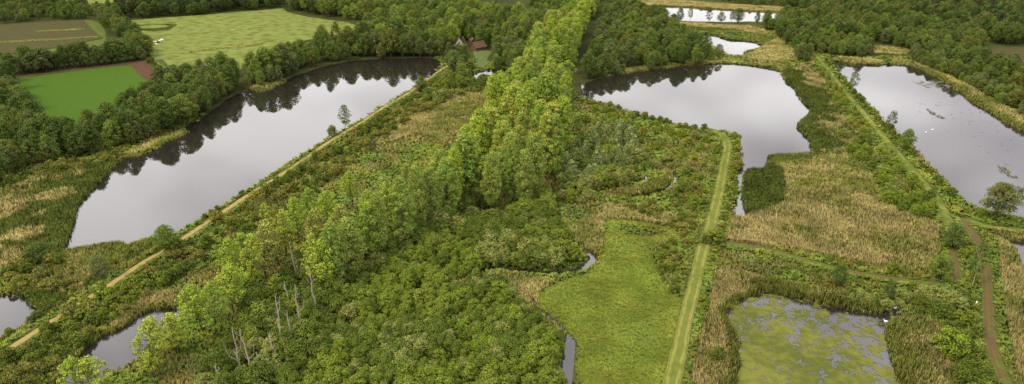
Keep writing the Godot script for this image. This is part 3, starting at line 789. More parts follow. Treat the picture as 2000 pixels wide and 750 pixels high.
func make_plant(s: int, d: Dictionary, tint: Color) -> Array:
	# returns [crown mesh, trunk mesh]: limbs that end in lobes, lobes made of leaf sprays
	var r := rng_of(s)
	var v := PackedVector3Array()
	var n := PackedVector3Array()
	var c := PackedColorArray()
	var idx := PackedInt32Array()
	var tv := PackedVector3Array()
	var tn := PackedVector3Array()
	var tidx := PackedInt32Array()
	var H: float = d.h
	var vary := r.randf_range(0.82, 1.2)
	var R: float = d.r * vary
	var low: float = d.low * H * r.randf_range(0.75, 1.25)
	var bulk: float = r.randf_range(0.85, 1.2) / vary
	var lean: Vector3 = Vector3(r.randf_range(-1, 1), 0, r.randf_range(-1, 1)) * H * d.get("lean", 0.03)
	var stem := []
	var stem_r := []
	var top: float = d.get("stem_top", 0.85)
	for i in 6:
		var t := i / 5.0
		stem.append(Vector3(0, -0.3, 0) + Vector3(0, (H * top + 0.3) * t, 0) + lean * t * t + Vector3(r.randf_range(-1, 1), 0, r.randf_range(-1, 1)) * R * 0.05 * t)
		stem_r.append(d.trunk * (1.0 - 0.85 * t) + 0.015)
	if d.get("bush", false):
		for k in 5:
			var a := TAU * k / 5.0 + r.randf()
			var o := Vector3(cos(a), 0, sin(a))
			tube(tv, tn, tidx, [o * 0.08 - Vector3.UP * 0.2, o * R * 0.35 + Vector3.UP * H * 0.35, o * R * 0.55 + Vector3.UP * H * 0.65], [d.trunk, d.trunk * 0.7, 0.015], 4)
	else:
		tube(tv, tn, tidx, stem, stem_r, 7)
	var lobes: int = d.lobes
	var per: int = d.leaves / lobes
	var deep := 0.7 if d.get("bush", false) else 0.5
	for i in lobes:
		var u := (i + r.randf()) / lobes
		var a := i * 2.39996 + r.randf_range(-0.5, 0.5)
		var pr := profile(d.shape, u)
		var rad: float = R * pr * (r.randf_range(0.5, 0.8) if not d.get("bush", false) else r.randf_range(0.35, 0.72))
		if d.shape == "umbrella" or d.shape == "round":
			if i % 4 == 0: rad *= 0.3
		var y := lerpf(low, H - d.lobe * R * 0.55, u)
		var cen: Vector3 = Vector3(cos(a) * rad, y, sin(a) * rad) + lean * (y / H)
		var lr: float = bulk * d.lobe * R * (r.randf_range(0.5, 1.5) if d.get("bush", false) else r.randf_range(0.7, 1.35))
		if d.get("bush", false) and r.randf() < 0.2: cen.y += R * r.randf_range(0.05, 0.3)   # leading shoots
		if d.shape == "cone": lr *= 0.55 + 0.75 * (1.0 - u)
		var flat: float = d.get("flat", 0.8)
		if not d.get("bush", false) and r.randf() < d.get("limbs", 0.8):
			var ty := clampf((y - R * r.randf_range(0.25, 0.6)) / (H * top), 0.12, 0.97)
			var fi := ty * 5.0
			var s0: Vector3 = stem[int(fi)].lerp(stem[min(int(fi) + 1, 5)], fi - int(fi))
			var lb: float = lerpf(stem_r[int(fi)], stem_r[min(int(fi) + 1, 5)], fi - int(fi)) * 0.55
			tube(tv, tn, tidx, [s0, s0.lerp(cen, 0.5) + Vector3(r.randf_range(-0.3, 0.3), -0.05 * rad, r.randf_range(-0.3, 0.3)), cen], [lb, lb * 0.6, 0.02], 4)
		var lc := tint * r.randf_range(0.8, 1.22)
		lc.r *= r.randf_range(0.9, 1.12)
		for k in per:
			var dir := Vector3(r.randfn(), r.randfn(), r.randfn()).normalized()
			if dir.y < -0.25 and r.randf() < 0.6: dir.y = -dir.y
			var p: Vector3 = cen + Vector3(dir.x, dir.y * flat, dir.z) * lr * (1.0 - deep * r.randf() * r.randf()) * r.randf_range(0.85, 1.2)
			if p.y < 0.08: p.y = 0.08 + r.randf() * 0.3
			var nn := (dir * 0.75 + Vector3(r.randfn(), r.randfn() + 0.4, r.randfn()) * 0.55).normalized()
			var t1 := nn.cross(Vector3(r.randfn(), r.randfn(), r.randfn())).normalized()
			var t2 := nn.cross(t1)
			var sz: float = d.leaf * r.randf_range(0.6, 1.3)
			t1 *= sz * 0.5
			t2 *= sz * 0.36
			var soft := (nn * 0.6 + dir * 0.4 + Vector3.UP * 0.15).normalized()
			var col := lc * r.randf_range(0.78, 1.22)
			col.a = 1.0
			var b := v.size()
			v.append(p - t1); v.append(p - t2 + t1 * 0.25); v.append(p + t1); v.append(p + t2 + t1 * 0.25)
			for q in 4:
				n.append(soft); c.append(col)
			if t1.cross(t2).dot(soft) > 0.0: idx.append_array(PackedInt32Array([b, b + 2, b + 1, b, b + 3, b + 2]))
			else: idx.append_array(PackedInt32Array([b, b + 1, b + 2, b, b + 2, b + 3]))
	return [array_mesh(v, n, idx, c), array_mesh(tv, tn, tidx)]

func make_kinds() -> void:
	var specs := {
		"oak_tree": {"h": 14.0, "r": 5.4, "low": 0.22, "trunk": 0.33, "lobes": 54, "leaves": 6800, "leaf": 0.42, "lobe": 0.25, "shape": "round", "part": "trunk", "cat": "tree",
			"tints": [["dark green", lin(0.068, 0.098, 0.023)], ["deep green", lin(0.057, 0.086, 0.020)], ["mid green", lin(0.084, 0.123, 0.026)], ["olive green", lin(0.099, 0.114, 0.026)], ["fresh green", lin(0.106, 0.150, 0.028)], ["yellow green", lin(0.139, 0.185, 0.028)], ["dull green", lin(0.079, 0.099, 0.030)]]},
		"alder_tree": {"h": 13.0, "r": 3.9, "low": 0.15, "trunk": 0.22, "lobes": 44, "leaves": 4800, "leaf": 0.38, "lobe": 0.28, "shape": "column", "part": "trunk", "cat": "tree",
			"tints": [["dark green", lin(0.066, 0.095, 0.023)], ["mid green", lin(0.083, 0.123, 0.028)], ["grey green", lin(0.096, 0.118, 0.043)], ["fresh green", lin(0.113, 0.161, 0.028)], ["olive green", lin(0.099, 0.116, 0.026)]]},
		"pine_tree": {"h": 16.0, "r": 3.3, "low": 0.42, "trunk": 0.25, "lobes": 24, "leaves": 2600, "leaf": 0.5, "lobe": 0.38, "shape": "round", "part": "trunk", "cat": "tree", "leafmat": "needle",
			"tints": [["blackish green", lin(0.035, 0.055, 0.019)], ["dusky green", lin(0.046, 0.065, 0.022)], ["brownish green", lin(0.057, 0.064, 0.022)]]},
		"poplar_tree": {"h": 25.0, "r": 4.8, "low": 0.14, "trunk": 0.34, "lobes": 90, "leaves": 11500, "leaf": 0.4, "lobe": 0.24, "shape": "column", "part": "trunk", "cat": "tree",
			"tints": [["lime green", lin(0.189, 0.261, 0.035)], ["bright lime green", lin(0.221, 0.291, 0.035)], ["yellow green", lin(0.212, 0.254, 0.042)], ["fresh green", lin(0.153, 0.223, 0.039)], ["olive lime", lin(0.167, 0.214, 0.042)]]},
		"locust_tree": {"h": 17.0, "r": 4.6, "low": 0.26, "trunk": 0.24, "lobes": 64, "leaves": 3800, "leaf": 0.4, "lobe": 0.19, "shape": "round", "part": "trunk", "cat": "tree", "lean": 0.12, "limbs": 1.0,
			"tints": [["yellow green", lin(0.208, 0.252, 0.035)], ["lime green", lin(0.184, 0.252, 0.030)], ["pale olive", lin(0.191, 0.212, 0.046)], ["soft green", lin(0.139, 0.206, 0.030)]]},
		"willow_tree": {"h": 7.0, "r": 2.6, "low": 0.08, "trunk": 0.16, "lobes": 22, "leaves": 2000, "leaf": 0.36, "lobe": 0.36, "shape": "cone", "part": "trunk", "cat": "tree",
			"tints": [["silvery green", lin(0.162, 0.196, 0.073)], ["grey green", lin(0.135, 0.168, 0.055)], ["soft green", lin(0.120, 0.161, 0.040)]]},
		"birch_tree": {"h": 11.0, "r": 2.9, "low": 0.25, "trunk": 0.13, "lobes": 26, "leaves": 1300, "leaf": 0.38, "lobe": 0.27, "shape": "column", "part": "trunk", "cat": "tree", "limbs": 1.0,
			"tints": [["thin green", lin(0.078, 0.108, 0.025)], ["thin dark green", lin(0.052, 0.075, 0.019)]]},
		"willow_bush": {"h": 4.0, "r": 2.9, "low": 0.12, "trunk": 0.06, "lobes": 40, "leaves": 4000, "leaf": 0.25, "lobe": 0.22, "shape": "dome", "bush": true, "part": "stem", "cat": "bush",
			"tints": [["mid green", lin(0.112, 0.145, 0.022)], ["fresh green", lin(0.127, 0.171, 0.022)], ["dark green", lin(0.077, 0.105, 0.020)], ["grey green", lin(0.156, 0.175, 0.045)], ["yellowish green", lin(0.158, 0.175, 0.023)], ["deep green", lin(0.089, 0.120, 0.020)]]},
		"thorn_bush": {"h": 2.8, "r": 2.1, "low": 0.10, "trunk": 0.05, "lobes": 22, "leaves": 1600, "leaf": 0.28, "lobe": 0.28, "shape": "dome", "bush": true, "part": "stem", "cat": "bush",
			"tints": [["fresh green", lin(0.109, 0.143, 0.020)], ["dark green", lin(0.065, 0.089, 0.016)], ["mid green", lin(0.090, 0.117, 0.020)], ["olive green", lin(0.134, 0.129, 0.025)], ["grey green", lin(0.113, 0.120, 0.028)]]},
	}
	var s := 1000
	for k in specs:
		var d: Dictionary = specs[k]
		var list := []
		for t in d.tints + (d.tints if k == "oak_tree" or k == "alder_tree" else []):
			s += 1
			var got := make_plant(s, d, t[1])
			list.append({"crown": got[0], "trunk": got[1], "look": t[0]})
		kinds[k] = {"spec": d, "list": list}
		wanted[k] = []

func stand(p: Vector2, n: int, r: RandomNumberGenerator) -> int:
	return clampi(int((0.5 + patch.get_noise_2d(p.x * 1.5 + 900, p.y * 1.5) * 1.2 + r.randf_range(-0.3, 0.3)) * n), 0, n - 1)

func grow(kind: String, p: Vector2, h: float, zone: Dictionary, r: RandomNumberGenerator, look := -1) -> void:
	var looks: Array = zone.get("looks" if kind == zone.get("kind", kind) else "none", [0, 0, 1, 1, 2, 2, 3, 4, 6, 6] if kind == "oak_tree" else [])
	var n: int = kinds[kind].spec.tints.size()
	var k: int = look if look >= 0 else (looks[stand(p, looks.size(), r)] if looks.size() else r.randi() % n)
	if kinds[kind].list.size() > n and r.randf() < 0.5: k += n
	wanted[kind].append({"p": p, "h": h, "wide": r.randf_range(0.78, 1.22) * zone.get("wide", 1.0), "turn": r.randf() * TAU, "look": k, "zone": zone})

# kind, outline of where the trunks stand, spacing, lowest, highest, where it is (for the label)
var WOODS := [
	{"kind": "oak_tree", "poly": [-196.5, -226.4, -338.1, -420.5, -309.9, -407.2, -287.6, -388.7, -241.9, -327.8, -210.9, -293.7, -190, -293.7, -187.3, -315.1, -195, -346.1, -197.2, -366.3, -194.6, -388.7, -188, -404.7, -170.4, -407.2, -156.9, -388.7, -153.4, -354.9, -154.2, -330.4, -155.6, -310.3, -160.8, -290.9, -173.5, -272.2, -188, -257.2, -193.3, -243.5], "step": 8.2, "lo": 11, "hi": 15, "where": "in the wood below the green crop"},
	{"kind": "alder_tree", "poly": [-201.1, -243.5, -194.6, -251.6, -180.1, -264.8, -165.5, -281.9, -157.4, -308.7, -154.6, -350.9, -155.6, -385.2, -162.1, -394.7, -163.4, -346.1, -165, -299.6, -179.7, -275.4, -199.5, -258.9], "step": 6.0, "lo": 7, "hi": 11, "where": "at the wood's foot below the crop"},
	{"kind": "oak_tree", "poly": [-157.3, -394.7, -153.1, -420.5, -136.4, -452.5, -107, -475.3, -72.3, -482.2, -46.2, -473.6, -46.3, -458.8, -76.5, -462, -103.6, -458.8, -120.5, -443.3, -131.6, -423.2, -138.7, -404.7, -148.2, -387.5], "step": 7.0, "lo": 10, "hi": 18, "looks": [2, 3, 4, 0, 6, 1], "where": "on the grey pond's far shore"},
	{"kind": "alder_tree", "poly": [-152.8, -380.6, -138.3, -403.4, -128.7, -424.6, -114.5, -446.4, -90.1, -460.4, -59.3, -463.7, -58.5, -457.2, -89, -454.1, -113.1, -440.4, -127.2, -419.1, -134.5, -397.2, -149.2, -373.9], "step": 5.0, "lo": 5, "hi": 9, "where": "at the grey pond's far waterline"},
	{"kind": "oak_tree", "poly": [-136.5, -478.8, -115.9, -500.4, -105.2, -549.4, -118.7, -577.4, -140.1, -613.5, -178.4, -639.1, -212, -673.2, -265.1, -832.4, -182.8, -842.2, -166.4, -737, -111.6, -729.4, -104.3, -714.5, -140.6, -686.5, -97.7, -666.8, -80.2, -642.1, -56.6, -642.1, -18.1, -613.5, 13, -587.3, 18.9, -642.1, 73.1, -842.2, 97.5, -842.2, 45.2, -613.5, 23.2, -519.8, 0, -465.3, -14.7, -489.3, -36.6, -489.3, -47, -482.2, -72.5, -484, -107.4, -477, -131.3, -458.8], "step": 9.0, "lo": 11, "hi": 19, "looks": [2, 3, 4, 4, 0, 6, 5], "where": "in the far wood round the white house"},
	{"kind": "pine_tree", "poly": [-265.1, -832.4, -182.8, -842.2, -160.1, -707.3, -177.6, -636.2, -207.6, -666.8], "step": 8.0, "lo": 13, "hi": 17, "where": "in the dark far corner behind the pasture"},
	{"kind": "alder_tree", "poly": [-45.2, -462, -33.5, -468.6, -25.9, -427.4, -22.6, -394.7, -28.2, -388.7, -38.3, -420.5], "step": 5.0, "lo": 6, "hi": 10, "where": "between the sandy track and garden pool"},
	{"kind": "alder_tree", "poly": [-15.8, -468.6, 3.6, -482.2, 16.5, -491.1, 11.5, -434.5, 0, -394.7, 0, -412.4, -14.7, -431.6], "step": 5.5, "lo": 8, "hi": 13, "where": "between the garden and the poplar avenue"},
	{"kind": "oak_tree", "poly": [38.1, -382.9, 49.3, -434.5, 57.8, -482.2, 81.3, -613.5, 103.3, -707.3, 114.4, -679.8, 132.2, -619.1, 130.2, -563, 133.6, -519.8, 135.6, -489.3, 134.9, -462, 128.9, -443.3, 98.6, -434.5, 73.8, -423.2, 56.1, -409.8, 42.4, -397.2], "step": 8.5, "lo": 9, "hi": 14, "where": "in the wood behind the broad lake"},
	{"kind": "alder_tree", "poly": [39.8, -385.2, 43.1, -404.7, 63.4, -417.7, 99.5, -438.9, 133, -452.5, 131.6, -444.8, 98, -431.6, 69.8, -417.7], "step": 5.5, "lo": 5, "hi": 10, "where": "at the wood's edge on the broad lake"},
	{"kind": "oak_tree", "poly": [212.6, -587.3, 237.5, -608.1, 271.1, -613.5, 289.2, -613.5, 305.3, -540.6, 342.5, -509.9, 329, -482.2, 311.6, -446.4, 317.1, -417.7, 323.9, -377.2, 261.2, -295.9, 251.9, -295.9, 264, -336.7, 271.9, -377.2, 274.3, -409.8, 277.8, -437.4, 279.9, -465.3, 275, -511.8, 251.8, -519.8, 222.9, -496.6, 199.4, -465.3, 199.7, -489.3, 204.8, -523.8, 204.4, -544.9], "step": 8.2, "lo": 9, "hi": 14, "where": "in the wood behind the algae pond"},
	{"kind": "alder_tree", "poly": [187.6, -452.5, 202.5, -482.2, 224.4, -500.4, 250, -515.8, 261.8, -500.4, 251.5, -475.3, 234.9, -458.8, 223.9, -465.3, 217.6, -475.3, 205.1, -462, 192, -446.4], "step": 5.5, "lo": 6, "hi": 10, "where": "at the far corner of the algae pond"},
	{"kind": "alder_tree", "poly": [274.7, -468.6, 276.1, -434.5, 275, -400.9, 267, -361, 260.3, -327.8, 250.3, -293.7, 244, -285.3, 250.1, -316.8, 258.6, -361, 264.9, -409.8, 262.8, -443.3], "step": 5.5, "lo": 5, "hi": 9, "where": "behind the pale reeds of the algae pond"},
	{"kind": "oak_tree", "poly": [365.6, -842.2, 682.4, -842.2, 433.8, -519.8, 361.5, -504.1, 343.7, -511.8, 309.9, -549.4, 294.1, -624.7, 273.5, -642.1, 278.9, -707.3], "step": 8.8, "lo": 10, "hi": 15, "where": "in the great forest at the upper right"},
	{"kind": "pine_tree", "poly": [426.5, -842.2, 682.4, -842.2, 467.2, -563, 371.9, -519.8, 333.7, -563], "step": 13.0, "lo": 13, "hi": 17, "where": "in the great forest at the upper right"},
	{"kind": "alder_tree", "poly": [209.4, -737, 267, -765, 333.7, -765, 298.5, -679.8, 273.7, -693.3, 229.4, -714.5], "step": 7.0, "lo": 5, "hi": 9, "where": "behind the far lake"},
	{"kind": "oak_tree", "poly": [182.8, -842.2, 377.8, -842.2, 313.1, -769.2, 274, -786.3, 208.2, -752.8], "step": 9.0, "lo": 10, "hi": 14, "where": "far behind the far lake"},
	{"kind": "oak_tree", "poly": [-328.5, -407.2, -319, -420.5, -305.2, -428.8, -287.7, -437.4, -269.5, -446.4, -250.3, -462, -243.9, -452.5, -264.5, -437.4, -283.2, -424.6, -297.2, -416.4, -308.1, -404.7, -317.6, -392.3], "step": 5.2, "lo": 10, "hi": 14, "where": "in the hedgerow behind the green crop", "looks": [0, 1, 2, 6]},
	{"kind": "oak_tree", "poly": [-366.4, -619.1, -356.2, -624.7, -323.2, -574.9, -282.8, -519.8, -256, -482.2, -242.3, -455.7, -250.6, -455.7, -280.4, -496.6, -318, -549.4, -347.1, -587.3], "step": 7.5, "lo": 11, "hi": 14, "where": "in the belt between brown field and pasture", "looks": [0, 1, 2, 3]},
	{"kind": "oak_tree", "poly": [-477.2, -587.3, -542.3, -673.2, -511.6, -700.2, -504.7, -737, -445.1, -700.2, -383.5, -666.8, -361.5, -630.4, -369.1, -619.1, -415.8, -613.5, -440.9, -597.5], "step": 9.0, "lo": 7, "hi": 12, "where": "in the far belt behind the brown field"},
	{"kind": "pine_tree", "poly": [-380.1, -660.4, -361.5, -707.3, -311.4, -737, -268.4, -769.2, -243.5, -760.9, -225, -693.3, -256.4, -673.2, -286.7, -651.1, -324.4, -630.4, -356.2, -624.7], "step": 7.5, "lo": 11, "hi": 15, "where": "in the dark belt behind the pasture"},
	{"kind": "oak_tree", "poly": [-376.7, -654.2, -354.8, -693.3, -308.4, -729.4, -259.8, -777.7, -225, -693.3, -255.2, -670, -285.4, -648.1, -323.1, -627.5, -353.2, -619.1], "step": 11.0, "lo": 10, "hi": 14, "where": "in the dark belt behind the pasture", "looks": [0, 1]},
	{"kind": "oak_tree", "poly": [-588.8, -707.3, -548.1, -804.1, -509.8, -744.8, -516.5, -707.3, -528.4, -630.4], "step": 9.0, "lo": 10, "hi": 14, "where": "behind the far belt at the upper left"},
	# poplar avenue, four rows wide
	{"kind": "poplar_tree", "poly": [-17.2, -219.7, -13.6, -260.1, -6.4, -327.8, 9.9, -434.5, 34.1, -540.6, 61.1, -666.8, 90.4, -832.4, 106, -832.4, 74.5, -642.1, 53.5, -519.8, 39.4, -434.5, 30.6, -361, 22.8, -288.8, 14.2, -243.5, 1.8, -225, -9, -217.5], "step": 8.8, "lo": 15, "hi": 25, "wide": 1.16, "gaps": 0.05, "mix": ["locust_tree", 0.2], "where": "in the poplar avenue"},
	# scrub
	{"kind": "willow_bush", "poly": [-40.5, -116.2, -45.8, -132.1, -47.6, -149.2, -42.8, -164.4, -32.5, -182.1, -16.9, -203.2, -3.5, -211.2, 12.1, -226.4, 14.6, -207.2, 14.9, -192.2, 12.1, -175.9, -3, -177.4, -10.3, -170, -2.1, -164.4, 2.7, -155.2, 7.9, -148, 12.5, -139.2, 10.7, -116.2], "step": 2.6, "lo": 2.3, "hi": 4.4, "looks": [0, 0, 1, 5, 5, 3, 2], "gaps": 0.05, "where": "in the thicket left of the bright meadow"},
	{"kind": "willow_bush", "poly": [-67.9, -116.2, -68.2, -134.1, -68.6, -156.5, -62, -182.1, -50.1, -199.5, -25.3, -219.7, -7.2, -219.7, -16.9, -203.2, -32.5, -182.1, -42.8, -164.4, -47.6, -149.2, -45.8, -132.1, -41.1, -116.2], "step": 3.9, "lo": 3.0, "hi": 5.6, "where": "under the trees beside the dead trunks", "looks": [0, 2, 2, 5, 3]},
	{"kind": "willow_bush", "poly": [0, -203.2, 15.1, -215.4, 16.1, -203.2, 19.1, -192.2, 22.1, -186.1, 18.1, -176.5, 8.9, -173.5, 0, -175.3, -7.6, -177.4, -11.2, -188.8], "step": 4.2, "lo": 3.4, "hi": 6.0, "where": "inside the creek's lower bend", "looks": [0, 2, 3, 5]},
	{"kind": "willow_bush", "poly": [15.9, -228.7, 21.1, -248.8, 38.3, -266, 54.2, -272.2, 62.8, -261.2, 59.3, -254.3, 47.8, -246.2, 38.1, -233.5, 27.2, -220.5, 17.9, -217.5], "step": 4.3, "lo": 3.0, "hi": 5.5, "where": "beside the meander", "see": true, "looks": [0, 3, 3, 5, 4]},
	{"kind": "willow_bush", "poly": [28.3, -299.6, 40.2, -346.1, 58.7, -327.8, 79.2, -305.6, 91, -295.9, 90.3, -278.6, 78.9, -243.5, 66.5, -211.2, 58.5, -207.2, 62.8, -233.5, 65.5, -254.3, 54.2, -272.2, 32.5, -272.2], "step": 6.4, "lo": 1.8, "hi": 3.8, "looks": [1, 4, 3, 0], "see": true, "where": "in the open scrub below the broad lake"},
	{"kind": "willow_tree", "poly": [20.5, -254.3, 30, -292.3, 42.9, -303.3, 55.4, -292.3, 54.2, -272.2, 42.6, -251.6, 28.8, -235.9, 20.9, -233.5], "step": 5.6, "lo": 4.5, "hi": 9.0, "where": "among the willows beside the poplar avenue"},
	{"kind": "thorn_bush", "poly": [33.7, -221.9, 62.8, -233.5, 74.6, -238.4, 73.2, -224.1, 59, -188.8, 52.7, -175.9, 45.3, -156.5, 42.3, -161.7, 42.9, -175.9, 43.2, -185.4, 53.8, -194, 53.8, -201.3, 45.1, -209.2], "step": 3.6, "lo": 1.3, "hi": 2.6, "see": true, "where": "between the bright meadow and the mown track"},
	{"kind": "thorn_bush", "poly": [99.2, -293.7, 102.4, -293.7, 91.3, -254.3, 78.8, -219.7, 71.2, -203.2, 62, -182.1, 52.2, -154, 44, -132.1, 40, -119.5, 37.1, -119.5, 42.7, -134.1, 51.7, -159.1, 61.6, -185.4, 68.5, -203.2, 76.8, -224.1, 87.6, -254.3], "step": 3.2, "lo": 1.3, "hi": 2.6, "where": "along the right side of the mown track", "looks": [0, 0, 2, 3]},
	{"kind": "thorn_bush", "poly": [35.6, -354.9, 50.8, -345.1, 69.7, -318.4, 94.7, -301.1, 101.9, -296.6, 100.5, -288.8, 97, -288.8, 93.1, -295.2, 79.2, -305.6, 58.6, -326.9, 37.6, -347], "step": 3.8, "lo": 1.6, "hi": 3.0, "where": "on the near bank of the broad lake"},
	{"kind": "willow_bush", "poly": [147.7, -292.3, 155.9, -285.3, 154.7, -248.8, 151.3, -221.9, 150.4, -211.2, 143.7, -203.2, 136, -207.2, 130.9, -217.5, 135.5, -233.5, 143.3, -246.2, 139.7, -260.1, 141, -272.2], "step": 4.4, "lo": 3.0, "hi": 4.6, "where": "in the bushes left of the dike path", "looks": [0, 1, 5, 3, 1]},
	{"kind": "willow_bush", "poly": [196.9, -441.8, 202.8, -446.4, 183.1, -366.3, 172, -319.3, 165.7, -293.7, 155.3, -283.9, 156.1, -303.3, 166.5, -323.5, 168.7, -346.1, 177.5, -371.7], "step": 5.0, "lo": 2.2, "hi": 3.6, "where": "along the far stretch of the dike path", "looks": [0, 1, 3, 4]},
	{"kind": "thorn_bush", "poly": [212.7, -468.6, 198.3, -407.2, 188.8, -365.2, 180.8, -326.9, 174.3, -293.7, 168, -266, 161.7, -233.5, 159.1, -219.7, 157.1, -218.8, 160.2, -237.4, 165.2, -264.8, 171.8, -296.6, 178.2, -326.9, 187.4, -369.5], "step": 3.2, "lo": 1.6, "hi": 2.8, "where": "on the water side of the dike path", "looks": [0, 1, 2]},
	{"kind": "thorn_bush", "poly": [-117.2, -138.2, -114.9, -144.6, -110.5, -157.8, -108.7, -164.9, -103.8, -182.1, -102.2, -186.1, -97.1, -192.2, -89.9, -182.1, -93.2, -168.5, -98, -160.4, -100.5, -149.2, -104.5, -137.7, -104.4, -125.6, -105.2, -116.2, -113.9, -116.2, -117.7, -124.7], "step": 3.4, "lo": 1.8, "hi": 3.6, "where": "on the near side of the sandy track", "looks": [1, 2, 4, 0]},
	{"kind": "thorn_bush", "poly": [-125.3, -132.1, -122.1, -145.8, -117.6, -160.4, -112.7, -178.3, -108.8, -189.4, -111.4, -191.5, -117.8, -182.1, -120.5, -163, -124, -148.7, -128.2, -136.1], "step": 3.0, "lo": 1.2, "hi": 2.4, "where": "on the pond side of the sandy track", "looks": [0, 1, 2]},
	{"kind": "thorn_bush", "poly": [-108.1, -198.7, -102.2, -217.5, -94.7, -243.5, -86.8, -272.2, -73.9, -315.1, -57.4, -373.9, -45.7, -431.6, -43.3, -426, -56.5, -367.4, -73, -310.3, -85.6, -267.8, -93.3, -239.4, -100.7, -213.7, -106.2, -195.1], "step": 3.2, "lo": 0.9, "hi": 1.9, "where": "on the pond bank of the sandy track", "looks": [0, 2, 1]},
	{"kind": "thorn_bush", "poly": [-98.3, -203.2, -90.5, -231.1, -80.5, -264.8, -68.2, -311.1, -50.7, -366.3, -40.5, -377.2, -35.2, -350.9, -49.3, -315.1, -58.1, -281.9, -65.5, -254.3, -73.5, -224.1, -80.1, -199.5, -85.2, -182.1, -94.3, -185.4], "step": 4.6, "lo": 1.6, "hi": 3.8, "where": "on the marsh side of the sandy track", "looks": [1, 2, 3, 4]},
	{"kind": "willow_bush", "poly": [-46.1, -350.9, -45.2, -394.7, -37.2, -407.2, -22.5, -392.3, -11.8, -385.2, -16.9, -366.3, -33.4, -361, -39.2, -336.7], "step": 5.0, "lo": 3.0, "hi": 5.5, "where": "below the garden pool", "looks": [3, 0, 2]},
	{"kind": "thorn_bush", "poly": [68, -192.2, 74, -190.8, 87.4, -183.8, 96.4, -175.9, 106.2, -171.4, 116.5, -168.5, 118.1, -171.4, 108.5, -175.9, 93, -182.1, 79.5, -188.1, 69.8, -192.9], "step": 2.8, "lo": 0.9, "hi": 2.0, "where": "along the path below the tan reed bed", "looks": [0, 2, 3]},
	{"kind": "thorn_bush", "poly": [66.6, -182.1, 83.4, -173.5, 95.4, -167.1, 113.4, -163, 113.4, -160.4, 102.2, -157.8, 90.6, -159.6, 78.6, -168.5, 66.7, -177.4], "step": 3.6, "lo": 0.9, "hi": 2.0, "where": "between the cross path and the duckweed pond", "looks": [3, 4, 2]},
	{"kind": "willow_bush", "poly": [92.4, -160.4, 100.8, -160.4, 111.3, -161.7, 121.6, -157.8, 119.2, -151.6, 108.5, -149.2, 102.4, -151.6, 94.2, -152.5], "step": 3.8, "lo": 2.2, "hi": 4.2, "where": "behind the swans' corner of the duckweed", "looks": [2, 3, 3, 5]},
	{"kind": "thorn_bush", "poly": [108.5, -144.6, 116.4, -149.2, 116.9, -144.6, 107.9, -128.3, 102.4, -116.2, 96.4, -116.2, 102.4, -132.1], "step": 3.0, "lo": 1.8, "hi": 3.6, "where": "left of the brown track", "looks": [0, 1, 2]},
	{"kind": "thorn_bush", "poly": [138, -195.8, 142.3, -185.4, 130.2, -164.4, 119, -149.2, 117.9, -154, 121.3, -164.4, 132.6, -175.9], "step": 3.6, "lo": 1.0, "hi": 2.4, "where": "between the two brown tracks", "looks": [0, 2, 1]},
	{"kind": "thorn_bush", "poly": [157.8, -217.5, 163.4, -209.6, 183.6, -204, 180.2, -199.5, 164.5, -201, 155.9, -203.2, 152.7, -209.2], "step": 3.2, "lo": 0.9, "hi": 1.9, "where": "on the algae pond's near bank", "looks": [0, 2]},
	{"kind": "thorn_bush", "poly": [-147.6, -171.4, -143.6, -179, -131.1, -175.9, -121.8, -172.9, -119.9, -164.4, -121.6, -157.8, -132.4, -161.7, -139, -159.1], "step": 4.0, "lo": 1.4, "hi": 3.4, "where": "round the small pool at lower left", "looks": [1, 3, 4]},
	{"kind": "thorn_bush", "poly": [-190.6, -251.6, -179, -263, -169.2, -272.2, -163.3, -267.2, -165, -262.4, -174.7, -252.1, -184.7, -242.5, -187.6, -229.6, -194.9, -224.1, -201.7, -233.5], "step": 4.0, "lo": 1.8, "hi": 3.4, "where": "between the wood and the left reed bed", "looks": [3, 4, 2]},
	{"kind": "thorn_bush", "poly": [-241.2, -446.4, -238.6, -449.4, -208.9, -407.2, -206.6, -397.2, -219.4, -412.4], "step": 5.0, "lo": 2.0, "hi": 3.6, "where": "between the bare strip and mown strip", "looks": [1, 2]},
]
